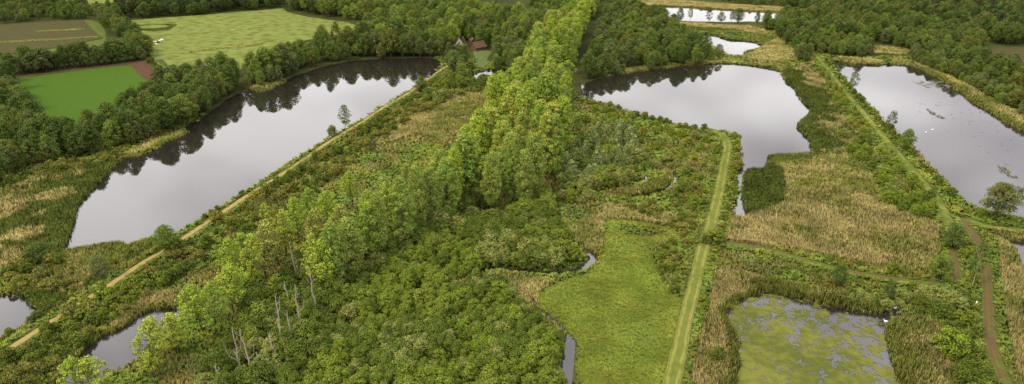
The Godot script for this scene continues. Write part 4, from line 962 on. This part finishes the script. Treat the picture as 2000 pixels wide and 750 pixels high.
# single trees: kind, x, z, height, look, label
var SINGLES := [
	["poplar_tree", [-49.2, -164.4, 20,  -45.1, -168.5, 19,  -39.7, -180.5, 22,  -33.6, -189.4, 23,  -29.6, -198.7, 23,  -26.3, -203.2, 21,  -21.6, -207.9, 22,  -25.3, -219.7, 21,  -41.5, -203.2, 17,  -19.6, -215.4, 23], -1, "%s poplar from the left in the near clump before the avenue"],
	["poplar_tree", [0.0, -219.7, 24], 3, "fresh green poplar standing first at the avenue's near end"],
	["poplar_tree", [7.9, -228.7, 24], 4, "olive poplar at the avenue's near right corner"],
	["poplar_tree", [15.5, -246.2, 25], 3, "fresh green poplar on the avenue's right flank near the willows"],
	["poplar_tree", [-7.4, -214.5, 22], 4, "olive poplar at the avenue's near left corner"],
	["poplar_tree", [21.0, -269.1, 25], 0, "lime green poplar on the avenue's right flank above the willows"],
	["poplar_tree", [4.5, -217.5, 21], 4, "shorter olive poplar before the avenue's near end"],
	["locust_tree", [-50.4, -160.4, 17], 1, "lime green feathery tree at the poplar clump's near foot"],
	["locust_tree", [-66.7, -190.5, 16], 1, "lime green feathery tree left of the small soft green one"],
	["locust_tree", [-75.3, -192.2, 13], 0, "yellow green tree between the marsh bushes and dead trunks"],
	["locust_tree", [-77.8, -164.4, 15], 1, "lime green tree behind the shaded pool's bushy tree"],
	["locust_tree", [-55.7, -164.4, 16], 0, "yellow green feathery tree right behind the dead trunks"],
	["locust_tree", [-50.0, -175.9, 19], 2, "pale olive feathery tree among the left poplars of the clump"],
	["locust_tree", [-43.2, -177.4, 20], 3, "soft green feathery tree between the clump's left poplars"],
	["locust_tree", [-37.8, -190.5, 20], 0, "yellow green feathery tree in the middle of the poplar clump"],
	["locust_tree", [-34.7, -209.2, 19], 2, "pale olive feathery tree behind the poplar clump's middle"],
	["locust_tree", [-28.8, -215.4, 18], 0, "yellow green feathery tree behind the poplar clump's right half"],
	["locust_tree", [-45.3, -192.2, 17], 1, "lime green feathery tree behind the poplar clump's left half"],
	["locust_tree", [-71.6, -163.0, 17], 0, "thin yellow green tree with bare forked trunk beside the dead trunks"],
	["locust_tree", [-68.5, -175.9, 15], 2, "pale sparse tree behind the dead trunks"],
	["locust_tree", [-60.1, -199.5, 14], 1, "small lime green tree left of the near poplar clump"],
	["locust_tree", [-67.8, -203.2, 13], 3, "soft green tree next to the small lime green one"],
	["locust_tree", [-72.5, -140.3, 15], 3, "bushy green tree with yellow top right of the shaded pool"],
	["locust_tree", [-77.7, -143.5, 13], 1, "round lime topped tree beside the shaded pool's upper end"],
	["locust_tree", [-80.8, -124.7, 16], 0, "open yellow green tree leaning over the shaded pool"],
	["locust_tree", [-79.8, -134.1, 12], 0, "slim yellow green tree on the shaded pool's grassy bank"],
	["locust_tree", [-90.0, -114.6, 13], 1, "lime green tree cut by the lower edge at the shaded pool"],
	["locust_tree", [-86.0, -116.2, 13], 0, "yellow green crown low at the bottom edge beside shaded pool"],
	["locust_tree", [-73.0, -151.6, 14], 1, "lime green tree left of the forked thin tree"],
	["locust_tree", [-69.9, -168.5, 17], 2, "pale olive tree right of the forked thin tree"],
	["locust_tree", [-78.7, -172.9, 12], 3, "soft green tree behind the forked thin tree"],
	["locust_tree", [-68.2, -182.1, 16], 0, "yellow green tree above the far dead trunk"],
	["locust_tree", [-58.0, -175.9, 18], 2, "tall pale olive tree at the near clump's left end"],
	["locust_tree", [-55.1, -215.4, 14], 1, "lime green tree on the marsh side of the near clump"],
	["locust_tree", [-27.6, -243.5, 14], 1, "lime green tree beside the reeds left of the avenue"],
	["birch_tree", [-58.6, -272.2, 9], 1, "thin dark birch among the marsh bushes"],
	["birch_tree", [-76.1, -298.1, 13], 0, "tall thin birch alone on the sandy track's pond bank"],
	["thorn_bush", [-81.1, -293.7, 4.5], 2, "round bush beside the lone birch on the pond bank"],
	["oak_tree", [-103.8, -182.1, 9.5], 4, "spreading green tree on the sandy track's pond side"],
	["oak_tree", [-50.8, -371.7, 9], 2, "dark round tree where the sandy track meets the pond's top"],
	["birch_tree", [174.5, -301.1, 10], 1, "thin dark birch on the dike in the algae pond's shore"],
	["oak_tree", [167.3, -273.4, 10], 4, "round green tree on the algae pond's dike below the birch"],
	["birch_tree", [187.0, -367.4, 12], 0, "airy birch on the dike near the algae pond's far end"],
	["oak_tree", [164.0, -209.2, 12.5], 3, "big dark olive tree standing over the algae pond", 1.25],
	["alder_tree", [135.5, -187.1, 8], 0, "dark narrow tree between the two brown tracks"],
	["oak_tree", [120.3, -167.7, 8], 4, "round fresh green tree left of the short brown spur"],
	["birch_tree", [128.2, -164.4, 14], 0, "leaning pale stemmed birch beside the brown track"],
	["alder_tree", [90.5, -163.8, 7.5], 0, "dark young tree on the cross path's edge"],
	["thorn_bush", [109.0, -170.6, 4], 0, "round bush on the cross path nearest the tan reeds"],
	["birch_tree", [100.5, -156.5, 7], 1, "slender dark sapling behind the swans"],
	["willow_bush", [103.8, -134.1, 6], 1, "large round green bush left of the brown track's bend"],
	["thorn_bush", [47.9, -131.2, 3.6], 1, "dark bush standing in the tan reeds beside duckweed"],
	["oak_tree", [-140.4, -178.3, 6.5], 0, "dark spreading bush tree at the left reed bed's end"],
	["alder_tree", [-116.0, -167.7, 8], 2, "dull airy tree on the pond side of the sandy track"],
	["alder_tree", [139.7, -462.0, 9], 2, "lone small tree at the end of the lake wood"],
	["alder_tree", [125.1, -610.8, 14], 0, "leftmost dark tree before the far lake"],
	["alder_tree", [147.0, -608.1, 12], 0, "dark oval tree in the row before the far lake"],
	["birch_tree", [155.3, -605.4, 13], 0, "thin birch next to the dark oval tree before the far lake"],
	["birch_tree", [170.7, -602.8, 13], 1, "pale birch in the middle of the far lake's row"],
	["alder_tree", [181.4, -602.8, 9], 1, "small tree right of the pale birch before the far lake"],
	["oak_tree", [194.4, -597.5, 13], 0, "broad dark tree in the row before the far lake"],
	["birch_tree", [189.5, -600.1, 10], 0, "thin birch touching the broad dark tree before the far lake"],
	["alder_tree", [209.9, -594.9, 11], 0, "rightmost tree before the far lake"],
	["willow_tree", [-35.3, -496.6, 8], 0, "pale round willow beside the white house"],
	["willow_tree", [-21.4, -493.0, 8], 0, "pale round willow beside the barn"],
	["oak_tree", [-221.8, -298.1, 11], 5, "yellow green tree at the left end of the wood below the crop"],
	["oak_tree", [-197.0, -272.2, 10], 5, "second yellow green tree near the left reed bed's wood"],
	["oak_tree", [-179.9, -325.2, 10], 5, "yellow green tree right below the green crop's corner"],
	["oak_tree", [-182.6, -346.1, 9], 5, "small yellow green tree beside the crop's bare strip"],
	["thorn_bush", [63.7, -190.8, 4.4], 0, "bushy green shrub narrowing the mown track at the cross path"],
	["thorn_bush", [60.1, -189.4, 3.2], 2, "smaller shrub left of the mown track at the cross path"],
	["willow_tree", [33.4, -251.6, 9], 0, "silvery pointed willow tallest beside the meander"],
	["willow_tree", [42.6, -254.3, 9], 1, "grey green pointed willow right of the silvery one"],
	["alder_tree", [-16.8, -238.4, 13], 0, "very dark tree in the gap of the poplars"],
]
var CLEARINGS := [[307, -452.5, 352.1, -468.6, 359.4, -423.2, 328.3, -382.9, 308.1, -404.7, 295.9, -423.2], [-42.1, -475.3, -44.9, -519.8, -34.1, -519.8, -31.1, -489.3, -12.8, -489.3, -11.4, -428.8, -24, -428.8, -26.8, -468.6, -33.9, -475.3], [218.3, -452.5, 235.3, -452.5, 228.2, -437.4, 211.6, -437.4]]

func plant() -> void:
	var r := rng_of(500)
	var clear := []
	for c in CLEARINGS: clear.append(pv(c))
	for z in WOODS:
		z.reach = [1e9, -1e9, 1e9, -1e9]
		for p in pv(z.poly):
			z.reach = [min(z.reach[0], max(-p.x / p.y, -0.75)), max(z.reach[1], min(-p.x / p.y, 0.75)), min(z.reach[2], max(-p.y, 120.0)), max(z.reach[3], min(-p.y, 780.0))]
		for p in scatter(pv(z.poly), z.step, r, 0.42):
			if not in_view(p.x, p.y): continue
			if not dry_land(p, 0.2, 1.3) or cover[cell(p.x, p.y)] == FLAT: continue
			var blocked := false
			for c in clear:
				if Geometry2D.is_point_in_polygon(p, c): blocked = true
			if blocked: continue
			if z.has("see") and (samp(water_d, p.x, p.y - 3.5) < 0.6 or samp(water_d, p.x, p.y - 5.5) < 0.8 or samp(water_d, p.x, p.y - 7.5) < 0.3 or samp(water_d, p.x, p.y) < 1.6): continue
			var tall := pow(r.randf(), 1.3)
			var kind: String = z.kind
			if kind == "oak_tree" and r.randf() < 0.16: kind = "alder_tree"
			if r.randf() < z.get("gaps", 0.0): continue
			if z.has("mix") and r.randf() < z.mix[1]: kind = z.mix[0]
			tall = clampf(tall * 0.6 + 0.25 + lump.get_noise_2d(p.x * 1.7 + 11, p.y * 1.7) * 0.9, 0.0, 1.0)   # stands of like age
			grow(kind, p, lerpf(z.lo * 0.85, z.hi * 1.1, tall), z, r)
	for s in SINGLES:
		for i in range(0, s[1].size(), 3):
			var zone := {"label": s[3], "wide": s[4] if s.size() > 4 else 1.0}
			if s[1].size() > 3:
				var before := 1
				for j in range(0, s[1].size(), 3):
					if s[1][j] / -s[1][j + 1] < s[1][i] / -s[1][i + 1]: before += 1
				zone.label = s[3] % ("%dth" % before if before > 3 else ["first", "second", "third"][before - 1])
				zone.group = "poplars of the near clump"
			grow(s[0], Vector2(s[1][i], s[1][i + 1]), s[1][i + 2], zone, r, s[2])
	for k in kinds: raise(k)

func size_word(e: Dictionary) -> String:
	var t: float = (e.h - e.zone.lo) / (e.zone.hi - e.zone.lo)
	return "tall" if t > 0.6 else ("low" if t < 0.2 else "middling")

func place_word(e: Dictionary) -> String:
	# which third of its wood it stands in, across and in depth
	var a: Array = e.zone.reach
	var s: float = (-e.p.x / e.p.y - a[0]) / max(a[1] - a[0], 0.001)
	var t: float = (-e.p.y - a[2]) / max(a[3] - a[2], 0.001)
	return "%s %s" % ["front" if t < 0.33 else ("middle" if t < 0.67 else "rear"), ["far left", "left", "centre", "right", "far right"][clampi(int(s * 5.0), 0, 4)]]

func raise(kind: String) -> void:
	var list: Array = wanted[kind]
	var eye := Vector2.ZERO
	list.sort_custom(func(a, b): return a.h / a.p.length() * (5.0 if a.zone.has("label") else 1.0) > b.h / b.p.length() * (5.0 if b.zone.has("label") else 1.0))
	var d: Dictionary = kinds[kind].spec
	var leafmat: Material = mats[d.get("leafmat", "leaf")]
	var bark: Material = mats.pale_bark if kind == "birch_tree" else mats.bark
	var protos := []
	for f in kinds[kind].list:
		var o := Node3D.new()
		var a := put(d.part, f.trunk, bark, o)
		var b := put("crown" if not d.get("bush", false) else "foliage", f.crown, leafmat, o)
		protos.append(o)
	var rest := []
	for f in kinds[kind].list: rest.append([])
	var words: String = kind.replace("_", " ")
	words = words.replace("oak", "broadleaf").replace("alder", "slim").replace("locust", "sparse")
	for i in list.size():
		var e: Dictionary = list[i]
		var k: float = e.h / d.h
		var wide: float = k * e.wide
		if d.h > 5.0: wide = lerpf(k, 1.0, 0.3) * e.wide
		var b := Basis(Vector3.UP, e.turn) * Basis.from_scale(Vector3(wide, k, wide))
		var t := Transform3D(b, at(e.p.x, e.p.y))
		if i >= 300:
			rest[e.look].append(t)
			continue
		var o: Node3D = protos[e.look].duplicate()
		o.name = numbered(kind)
		add_child(o)
		o.transform = t
		var look: String = kinds[kind].list[e.look].look
		if e.zone.has("label"):
			var l: String = e.zone.label
			tag(o, l, d.cat, e.zone.get("group", ""))
		else:
			tag(o, "%s %s %s, %s, %s" % [size_word(e), look, words, place_word(e), e.zone.where], d.cat, "%ss %s" % [words.replace("bush", "bushe"), e.zone.where])
	for o in protos: o.free()
	var n := list.size() - 300
	print(kind, " ", list.size())
	if n > 0:
		var o := Node3D.new()
		o.name = numbered({"oak_tree": "broadleaf_forest", "alder_tree": "alder_forest", "pine_tree": "pine_forest", "willow_bush": "willow_thicket", "thorn_bush": "thorn_thicket"}.get(kind, kind + "_mass"))
		add_child(o)
		tag(o, "the more distant mass of %ss behind the nearer ones" % words.replace("bush", "bushe"), "forest" if not d.get("bush", false) else "thicket", "", "stuff")
		for f in rest.size():
			if rest[f].size():
				spread("trunk", kinds[kind].list[f].trunk, bark, rest[f], PackedColorArray(), o)
				spread("foliage", kinds[kind].list[f].crown, leafmat, rest[f], PackedColorArray(), o)

# ==================================================================== dead trees
var DEAD := [
	# foot x, z, height, lean east, kind of top, label
	[Vector2(-54.1, -134.1), 16.0, -0.02, 1, "tallest bare dead trunk with a broken hooked top"],
	[Vector2(-52.3, -135.7), 11.0, -0.06, 0, "straight dead stub right of the hooked dead trunk"],
	[Vector2(-52.7, -142.9), 14.0, 0.01, 2, "dead trunk with one forked arm rising to the right"],
	[Vector2(-50.1, -148.7), 15.0, -0.03, 1, "bare dead trunk nearest the poplars"],
	[Vector2(-54.5, -129.1), 9.5, -0.05, 0, "short dead stub left of the hooked dead trunk"],
	[Vector2(-57, -126.8), 6.0, -0.08, 0, "lowest dead stub beside the yellow green sapling"],
	[Vector2(-57.4, -151.1), 10.0, -0.08, 0, "leaning dead stub behind the hooked dead trunk"],
	[Vector2(-61.1, -168.5), 12.0, -0.04, 1, "far dead trunk against the poplars"],
	[Vector2(-61.9, -126.8), 13.0, 0.02, 3, "grey dead tree with a wide double fork near the bottom edge"],
	[Vector2(-57.8, -123.3), 15.0, -0.05, 2, "slim dead tree with fine twigs at the bottom edge"],
	[Vector2(-64.4, -121.9), 6.0, -0.12, 0, "small leaning dead stub cut by the bottom edge"],
]

func build_dead_trees() -> void:
	for i in DEAD.size():
		var d: Array = DEAD[i]
		var r := rng_of(900 + i)
		var o := thing("dead_tree", at(d[0].x, d[0].y))
		tag(o, d[4], "dead tree", "dead trees beside the thicket")
		var H: float = d[1]
		var pts := []
		var radii := []
		var side := Vector3(d[2], 0, r.randf_range(-0.04, 0.04)) * H
		for k in 8:
			var t := k / 7.0
			pts.append(Vector3(0, H * t - 0.3, 0) + side * t + Vector3(r.randf_range(-1, 1), 0, r.randf_range(-1, 1)) * 0.22 * (1.0 if k > 0 else 0.0))
			radii.append(lerpf(0.26, 0.09, t) * (0.8 + H * 0.015))
		if d[3] == 1: pts.append(pts[7] + Vector3(0.5, 0.9, 0.1)); radii.append(0.05)
		var v := PackedVector3Array(); var n := PackedVector3Array(); var idx := PackedInt32Array()
		tube(v, n, idx, pts, radii, 7)
		put("trunk", array_mesh(v, n, idx), mats.pale_bark, o)
		var arms := []
		if d[3] == 2 or d[3] == 3: arms.append([0.5, 1.0, 0.38])
		if d[3] == 3: arms.append([0.38, -1.0, 0.45])
		for k in 4 + i % 3: arms.append([r.randf_range(0.35, 0.95), r.randf_range(-1, 1), r.randf_range(0.08, 0.2)])
		for a in arms:
			var f: Vector3 = pts[int(a[0] * 7.0)]
			var reach: float = a[2] * H
			var out := Vector3(a[1], 0, r.randf_range(-0.7, 0.7)).normalized()
			var av := PackedVector3Array(); var an := PackedVector3Array(); var ai := PackedInt32Array()
			tube(av, an, ai, [f, f + out * reach * 0.3 + Vector3.UP * reach * 0.35, f + out * reach * 0.42 + Vector3.UP * reach], [0.1, 0.07, 0.025], 5)
			if a[2] > 0.3:
				var g := f + out * reach * 0.38 + Vector3.UP * reach * 0.7
				tube(av, an, ai, [g, g + Vector3(-out.x * 0.5, 1.0, 0.3) * reach * 0.25], [0.05, 0.02], 4)
			put("branch", array_mesh(av, an, ai), mats.pale_bark, o)

# ==================================================================== small things
func box(size: Vector3, at_: Vector3) -> ArrayMesh:
	var b := BoxMesh.new()
	b.size = size
	var st := SurfaceTool.new()
	st.append_from(b, 0, Transform3D(Basis(), at_))
	return st.commit()

func prism(w: float, h: float, l: float, over: float) -> ArrayMesh:
	# gable roof: two slabs that meet at the ridge, ridge along z
	var st := SurfaceTool.new()
	var slope := Vector2(w * 0.5 + over, h * (1.0 + 2.0 * over / w)).length()
	var ang := atan2(h, w * 0.5)
	for s in [-1.0, 1.0]:
		var b := BoxMesh.new()
		b.size = Vector3(slope, 0.22, l + over * 2.0)
		var mid := Vector3(s * (w * 0.5 + over) * 0.5, h * 0.5 - h * over / w + 0.11, 0)
		st.append_from(b, 0, Transform3D(Basis(Vector3.BACK, -s * ang), mid))
	return st.commit()

func gable(w: float, h: float, l: float) -> ArrayMesh:
	var pm := PrismMesh.new()
	pm.size = Vector3(w, h, l)
	var st := SurfaceTool.new()
	st.append_from(pm, 0, Transform3D(Basis(), Vector3(0, h * 0.5, 0)))
	return st.commit()

func building(called: String, p: Vector2, turn: float, w: float, l: float, high: float, pitch: float, wall: String, roof: String, label: String, cat: String, openings: Array, chimney: bool) -> void:
	var o := thing(called, at(p.x, p.y) - Vector3.UP * 0.1, turn)
	tag(o, label, cat)
	put("wall", box(Vector3(w, high, l), Vector3(0, high * 0.5, 0)), mats[wall], o)
	var g := put("gable", gable(w - 0.02, pitch, l - 0.02), mats[wall], o)
	g.position.y = high
	var rf := put("roof", prism(w, pitch, l, 0.4), mats[roof], o)
	rf.position.y = high
	if chimney:
		put("chimney", box(Vector3(0.7, 1.8, 0.7), Vector3(0.6, pitch + 0.2, -l * 0.3)), mats.chimney_brick, rf)
	for a in openings:
		var wn := put(a[0], box(Vector3(a[3] + 0.16, a[4] + 0.16, 0.1), Vector3(a[1], a[2], l * 0.5 + 0.03)), mats.plank if a[0] == "door" else mats.plaster, o)
		put("pane" if a[0] == "window" else "panel", box(Vector3(a[3], a[4], 0.06), Vector3(a[1], a[2], l * 0.5 + 0.07)), mats.pane if a[0] == "window" else mats.plank, wn)

func blob(rings: Array, sides := 10) -> ArrayMesh:
	# rings: [centre, half width, half height] along a body
	var v := PackedVector3Array(); var n := PackedVector3Array(); var idx := PackedInt32Array()
	for i in rings.size():
		var d: Vector3 = (rings[min(i + 1, rings.size() - 1)][0] - rings[max(i - 1, 0)][0]).normalized()
		var u := d.cross(Vector3(0, 0, 1)).normalized()
		for k in sides:
			var a := TAU * k / sides
			var o: Vector3 = u * cos(a) * rings[i][2] + Vector3(0, 0, 1) * sin(a) * rings[i][1]
			v.append(rings[i][0] + o)
			n.append(o.normalized() if o.length() > 1e-4 else d)
	for i in rings.size() - 1:
		for k in sides:
			var a := i * sides + k
			var b := i * sides + (k + 1) % sides
			if (v[a + sides] - v[a]).cross(v[b] - v[a]).dot(n[a] + n[a + sides]) > 0.0: idx.append_array(PackedInt32Array([a, b, a + sides, b, b + sides, a + sides]))
			else: idx.append_array(PackedInt32Array([a, a + sides, b, b, a + sides, b + sides]))
	return array_mesh(v, n, idx)

func swan(p: Vector2, turn: float, label: String) -> void:
	var o := thing("swan", Vector3(p.x, 0.0, p.y), turn)
	o.scale = Vector3.ONE * 0.8
	tag(o, label, "swan", "white swans on the ponds")
	var body := [[Vector3(-0.72, 0.22, 0), 0.02, 0.02], [Vector3(-0.55, 0.2, 0), 0.16, 0.12], [Vector3(-0.25, 0.17, 0), 0.29, 0.22], [Vector3(0.1, 0.15, 0), 0.31, 0.24], [Vector3(0.36, 0.16, 0), 0.22, 0.19],
		[Vector3(0.5, 0.28, 0), 0.10, 0.10], [Vector3(0.52, 0.45, 0), 0.065, 0.065], [Vector3(0.47, 0.62, 0), 0.055, 0.055], [Vector3(0.5, 0.76, 0), 0.055, 0.055], [Vector3(0.6, 0.82, 0), 0.075, 0.075], [Vector3(0.72, 0.79, 0), 0.05, 0.045], [Vector3(0.76, 0.78, 0), 0.01, 0.01]]
	put("body", blob(body), mats.feather, o)
	put("beak", blob([[Vector3(0.74, 0.785, 0), 0.035, 0.03], [Vector3(0.87, 0.74, 0), 0.02, 0.012], [Vector3(0.89, 0.735, 0), 0.002, 0.002]], 6), mats.beak, o)
	for s in [-1.0, 1.0]:
		put("wing", blob([[Vector3(0.28, 0.24, s * 0.2), 0.02, 0.03], [Vector3(0.05, 0.28, s * 0.22), 0.1, 0.14], [Vector3(-0.35, 0.3, s * 0.17), 0.09, 0.1], [Vector3(-0.75, 0.34, s * 0.06), 0.01, 0.01]], 8), mats.feather, o)

func cow(p: Vector2, turn: float, dark: bool, label: String) -> void:
	var o := thing("cow", at(p.x, p.y), turn)
	tag(o, label, "cow", "cattle grazing in the pasture")
	var v := PackedVector3Array(); var n := PackedVector3Array(); var idx := PackedInt32Array()
	tube(v, n, idx, [Vector3(-0.95, 1.05, 0), Vector3(-0.8, 1.05, 0), Vector3(-0.3, 1.0, 0), Vector3(0.4, 1.0, 0), Vector3(0.8, 1.1, 0), Vector3(1.05, 1.05, 0), Vector3(1.3, 0.8, 0), Vector3(1.45, 0.45, 0), Vector3(1.5, 0.3, 0)], [0.05, 0.36, 0.42, 0.44, 0.36, 0.24, 0.18, 0.15, 0.07], 10)
	for l in [[-0.7, 0.2], [-0.7, -0.2], [0.7, 0.2], [0.7, -0.2]]:
		var back: float = -0.06 if l[0] < 0.0 else 0.02
		tube(v, n, idx, [Vector3(l[0], 0.95, l[1]), Vector3(l[0] + 0.06, 0.6, l[1]), Vector3(l[0] + back, 0.4, l[1]), Vector3(l[0], -0.02, l[1])], [0.2, 0.12, 0.07, 0.06], 6)
	put("body", array_mesh(v, n, idx), mats.cow_dark if dark else mats.cow_white, o)
	var tv := PackedVector3Array(); var tn := PackedVector3Array(); var ti := PackedInt32Array()
	tube(tv, tn, ti, [Vector3(-0.94, 1.2, 0), Vector3(-1.05, 0.9, 0), Vector3(-1.04, 0.45, 0)], [0.04, 0.025, 0.04], 5)
	put("tail", array_mesh(tv, tn, ti), mats.cow_dark if dark else mats.cow_white, o)

func post(called: String, p: Vector2, high: float, lean: Vector3, thick: float, label: String, cat: String, m: Material) -> void:
	var o := thing(called, at(p.x, p.y))
	tag(o, label, cat)
	var v := PackedVector3Array(); var n := PackedVector3Array(); var idx := PackedInt32Array()
	tube(v, n, idx, [Vector3(0, -0.3, 0), lean * 0.5 + Vector3.UP * high * 0.5, lean + Vector3.UP * high, lean + Vector3.UP * (high + 0.03)], [thick, thick, thick * 0.95, 0.01], 8)
	put("shaft", array_mesh(v, n, idx), m, o)

func weed_sheet(called: String, poly: PackedVector2Array, cellsize: float, level: float, share: float, tints: Array, label: String, s: int, pull: Vector2) -> void:
	# floating mats: the cells of a fine net whose noise is above a level, cut along the contour
	var f := FastNoiseLite.new()
	f.seed = s; f.frequency = 0.17; f.fractal_octaves = 5; f.fractal_gain = 0.8
	f.domain_warp_enabled = true; f.domain_warp_amplitude = 7.0; f.domain_warp_frequency = 0.06
	var lo := Vector2(1e9, 1e9)
	var hi := -lo
	for p in poly:
		lo = lo.min(p); hi = hi.max(p)
	var nx := int((hi.x - lo.x) / cellsize) + 2
	var nz := int((hi.y - lo.y) / cellsize) + 2
	var val := PackedFloat32Array()
	val.resize(nx * nz)
	for j in nz:
		for i in nx:
			var x := lo.x + i * cellsize
			var z := lo.y + j * cellsize
			var k := f.get_noise_2d(x, z) + share + pull.x * ((x - lo.x) / (hi.x - lo.x) - 0.5) + pull.y * ((z - lo.y) / (hi.y - lo.y) - 0.5)
			k += 0.3 * fine.get_noise_2d(x * 7.0, z * 5.0) + 0.12 * fine.get_noise_2d(x * 15.0, z * 11.0)
			var d := samp(water_d, x, z)
			val[j * nx + i] = min(k, (-d - 0.1) * 0.5)
	var v := PackedVector3Array(); var n := PackedVector3Array(); var c := PackedColorArray(); var idx := PackedInt32Array()
	for j in nz - 1:
		for i in nx - 1:
			var q := [Vector2i(i, j), Vector2i(i + 1, j), Vector2i(i + 1, j + 1), Vector2i(i, j + 1)]
			var out := []
			for k in 4:
				var a: Vector2i = q[k]
				var b: Vector2i = q[(k + 1) % 4]
				var va := val[a.y * nx + a.x]
				var vb := val[b.y * nx + b.x]
				if va > 0.0: out.append(Vector2(a))
				if (va > 0.0) != (vb > 0.0): out.append(Vector2(a).lerp(Vector2(b), va / (va - vb)))
			if out.size() < 3: continue
			var first := v.size()
			var mid := lo + Vector2(i + 0.5, j + 0.5) * cellsize
			var t := clampf(0.5 + fine.get_noise_2d(mid.x * 1.5, mid.y * 1.5) * 0.7 + patch.get_noise_2d(mid.x * 3.0, mid.y * 3.0) * 1.0, 0.0, 1.0)
			var col: Color = tints[0].lerp(tints[1], t)
			for p in out:
				v.append(Vector3(lo.x + p.x * cellsize, level, lo.y + p.y * cellsize))
				n.append(Vector3.UP)
				c.append(col)
			for k in range(1, out.size() - 1):
				idx.append_array(PackedInt32Array([first, first + k, first + k + 1]))
	if v.size() == 0: return
	var o := put(called, array_mesh(v, n, idx, c), mats.duckweed)
	tag(o, label, "water plants", "", "stuff")

func build_small_things() -> void:
	var dw := pv([56.9, -163.7, 108.2, -163.7, 84.7, -116.7, 46.7, -116.7])
	weed_sheet("duckweed", dw, 0.2, 0.016, 0.05, [lin(0.062, 0.074, 0.016), lin(0.105, 0.110, 0.024)], "yellow green duckweed floating on the pond beside the tan reeds", 71, Vector2(-0.6, 0.3))
	weed_sheet("algae_mat", pv([234.3, -357.4, 239.6, -308.4, 205.5, -255.4, 200.7, -267.1, 201.6, -293.5, 207.9, -316.4]), 0.45, 0.012, -0.42, [lin(0.10, 0.075, 0.055), lin(0.13, 0.10, 0.07)], "thin brownish algae on the far half of the algae pond", 72, Vector2(0.1, 0.0))
	weed_sheet("algae_mat", pv([168.6, -318, 181.5, -318, 172.1, -299.3, 159.8, -299.3]), 0.4, 0.012, -0.22, [lin(0.08, 0.11, 0.08), lin(0.17, 0.13, 0.09)], "small brownish algae patches near the dike birch", 73, Vector2(0, 0))
	weed_sheet("algae_mat", pv([243.3, -398.8, 258.5, -398.8, 251.7, -382.1, 237.1, -382.1]), 0.5, 0.012, -0.1, [lin(0.08, 0.09, 0.07), lin(0.15, 0.11, 0.08)], "brown algae raft below the far reeds of the algae pond", 74, Vector2(0, 0))
	swan(pv([101.6, -154.1])[0], 0.3, "white swan in the narrow inlet behind the duckweed")
	swan(pv([95.9, -147.9])[0], 2.8, "white swan on open water at the duckweed's edge")
	swan(pv([196.9, -305.3])[0], 0.2, "white swan farther out on the algae pond")
	swan(pv([191.7, -301.5])[0], 0.6, "white swan nearer the dike on the algae pond")
	cow(Vector2(-266.2, -511.8), 0.3, false, "white cow at the left end of the grazing group")
	cow(Vector2(-263.9, -511.8), -0.4, true, "dark cow in the middle of the grazing group")
	cow(Vector2(-264.6, -515.8), 0.5, false, "white cow beside the dark one")
	cow(Vector2(-264.9, -519.8), 0.1, false, "white cow at the right end of the grazing group")
	cow(Vector2(-260.5, -502.2), 2.6, false, "white cow standing apart in front of the group")
	cow(Vector2(-300.1, -579.8), 0.2, false, "white cow at the small far pool's middle")
	cow(Vector2(-291.1, -579.8), 2.9, false, "white cow at the right end of the far pool")
	building("farmhouse", Vector2(-39.5, -493), 0.45, 6.5, 9.0, 3.8, 4.6, "plaster", "thatch", "white house with dark steep roof among the trees", "house",
		[["window", -1.6, 1.6, 0.9, 1.2], ["window", 1.6, 1.6, 0.9, 1.2], ["window", 0.0, 4.6, 0.9, 1.2], ["door", 0.1, 1.05, 0.9, 2.0]], true)
	building("barn", Vector2(-24.1, -487.5), -0.85, 7.0, 9.5, 2.4, 3.4, "plank", "tile", "wooden barn with orange brown tiled roof near the white house", "barn",
		[["door", 0.0, 1.15, 2.2, 2.2]], false)
	building("garden_shed", Vector2(-29, -511.8), 0.4, 4.0, 5.0, 2.2, 1.6, "plank", "tile", "small shed with reddish roof behind the barn", "shed", [["door", 0.0, 1.0, 0.9, 1.9]], false)
	post("wooden_post", Vector2(-41.4, -354.9), 5.0, Vector3(0.05, 0, 0), 0.16, "single pale wooden post standing in the reeds left of the poplars", "post", mats.pale_bark)
	post("leaning_pole", Vector2(121.2, -152.5), 1.8, Vector3(1.0, 0, -0.9), 0.14, "short whitish pole leaning beside the brown track", "pole", mats.feather)
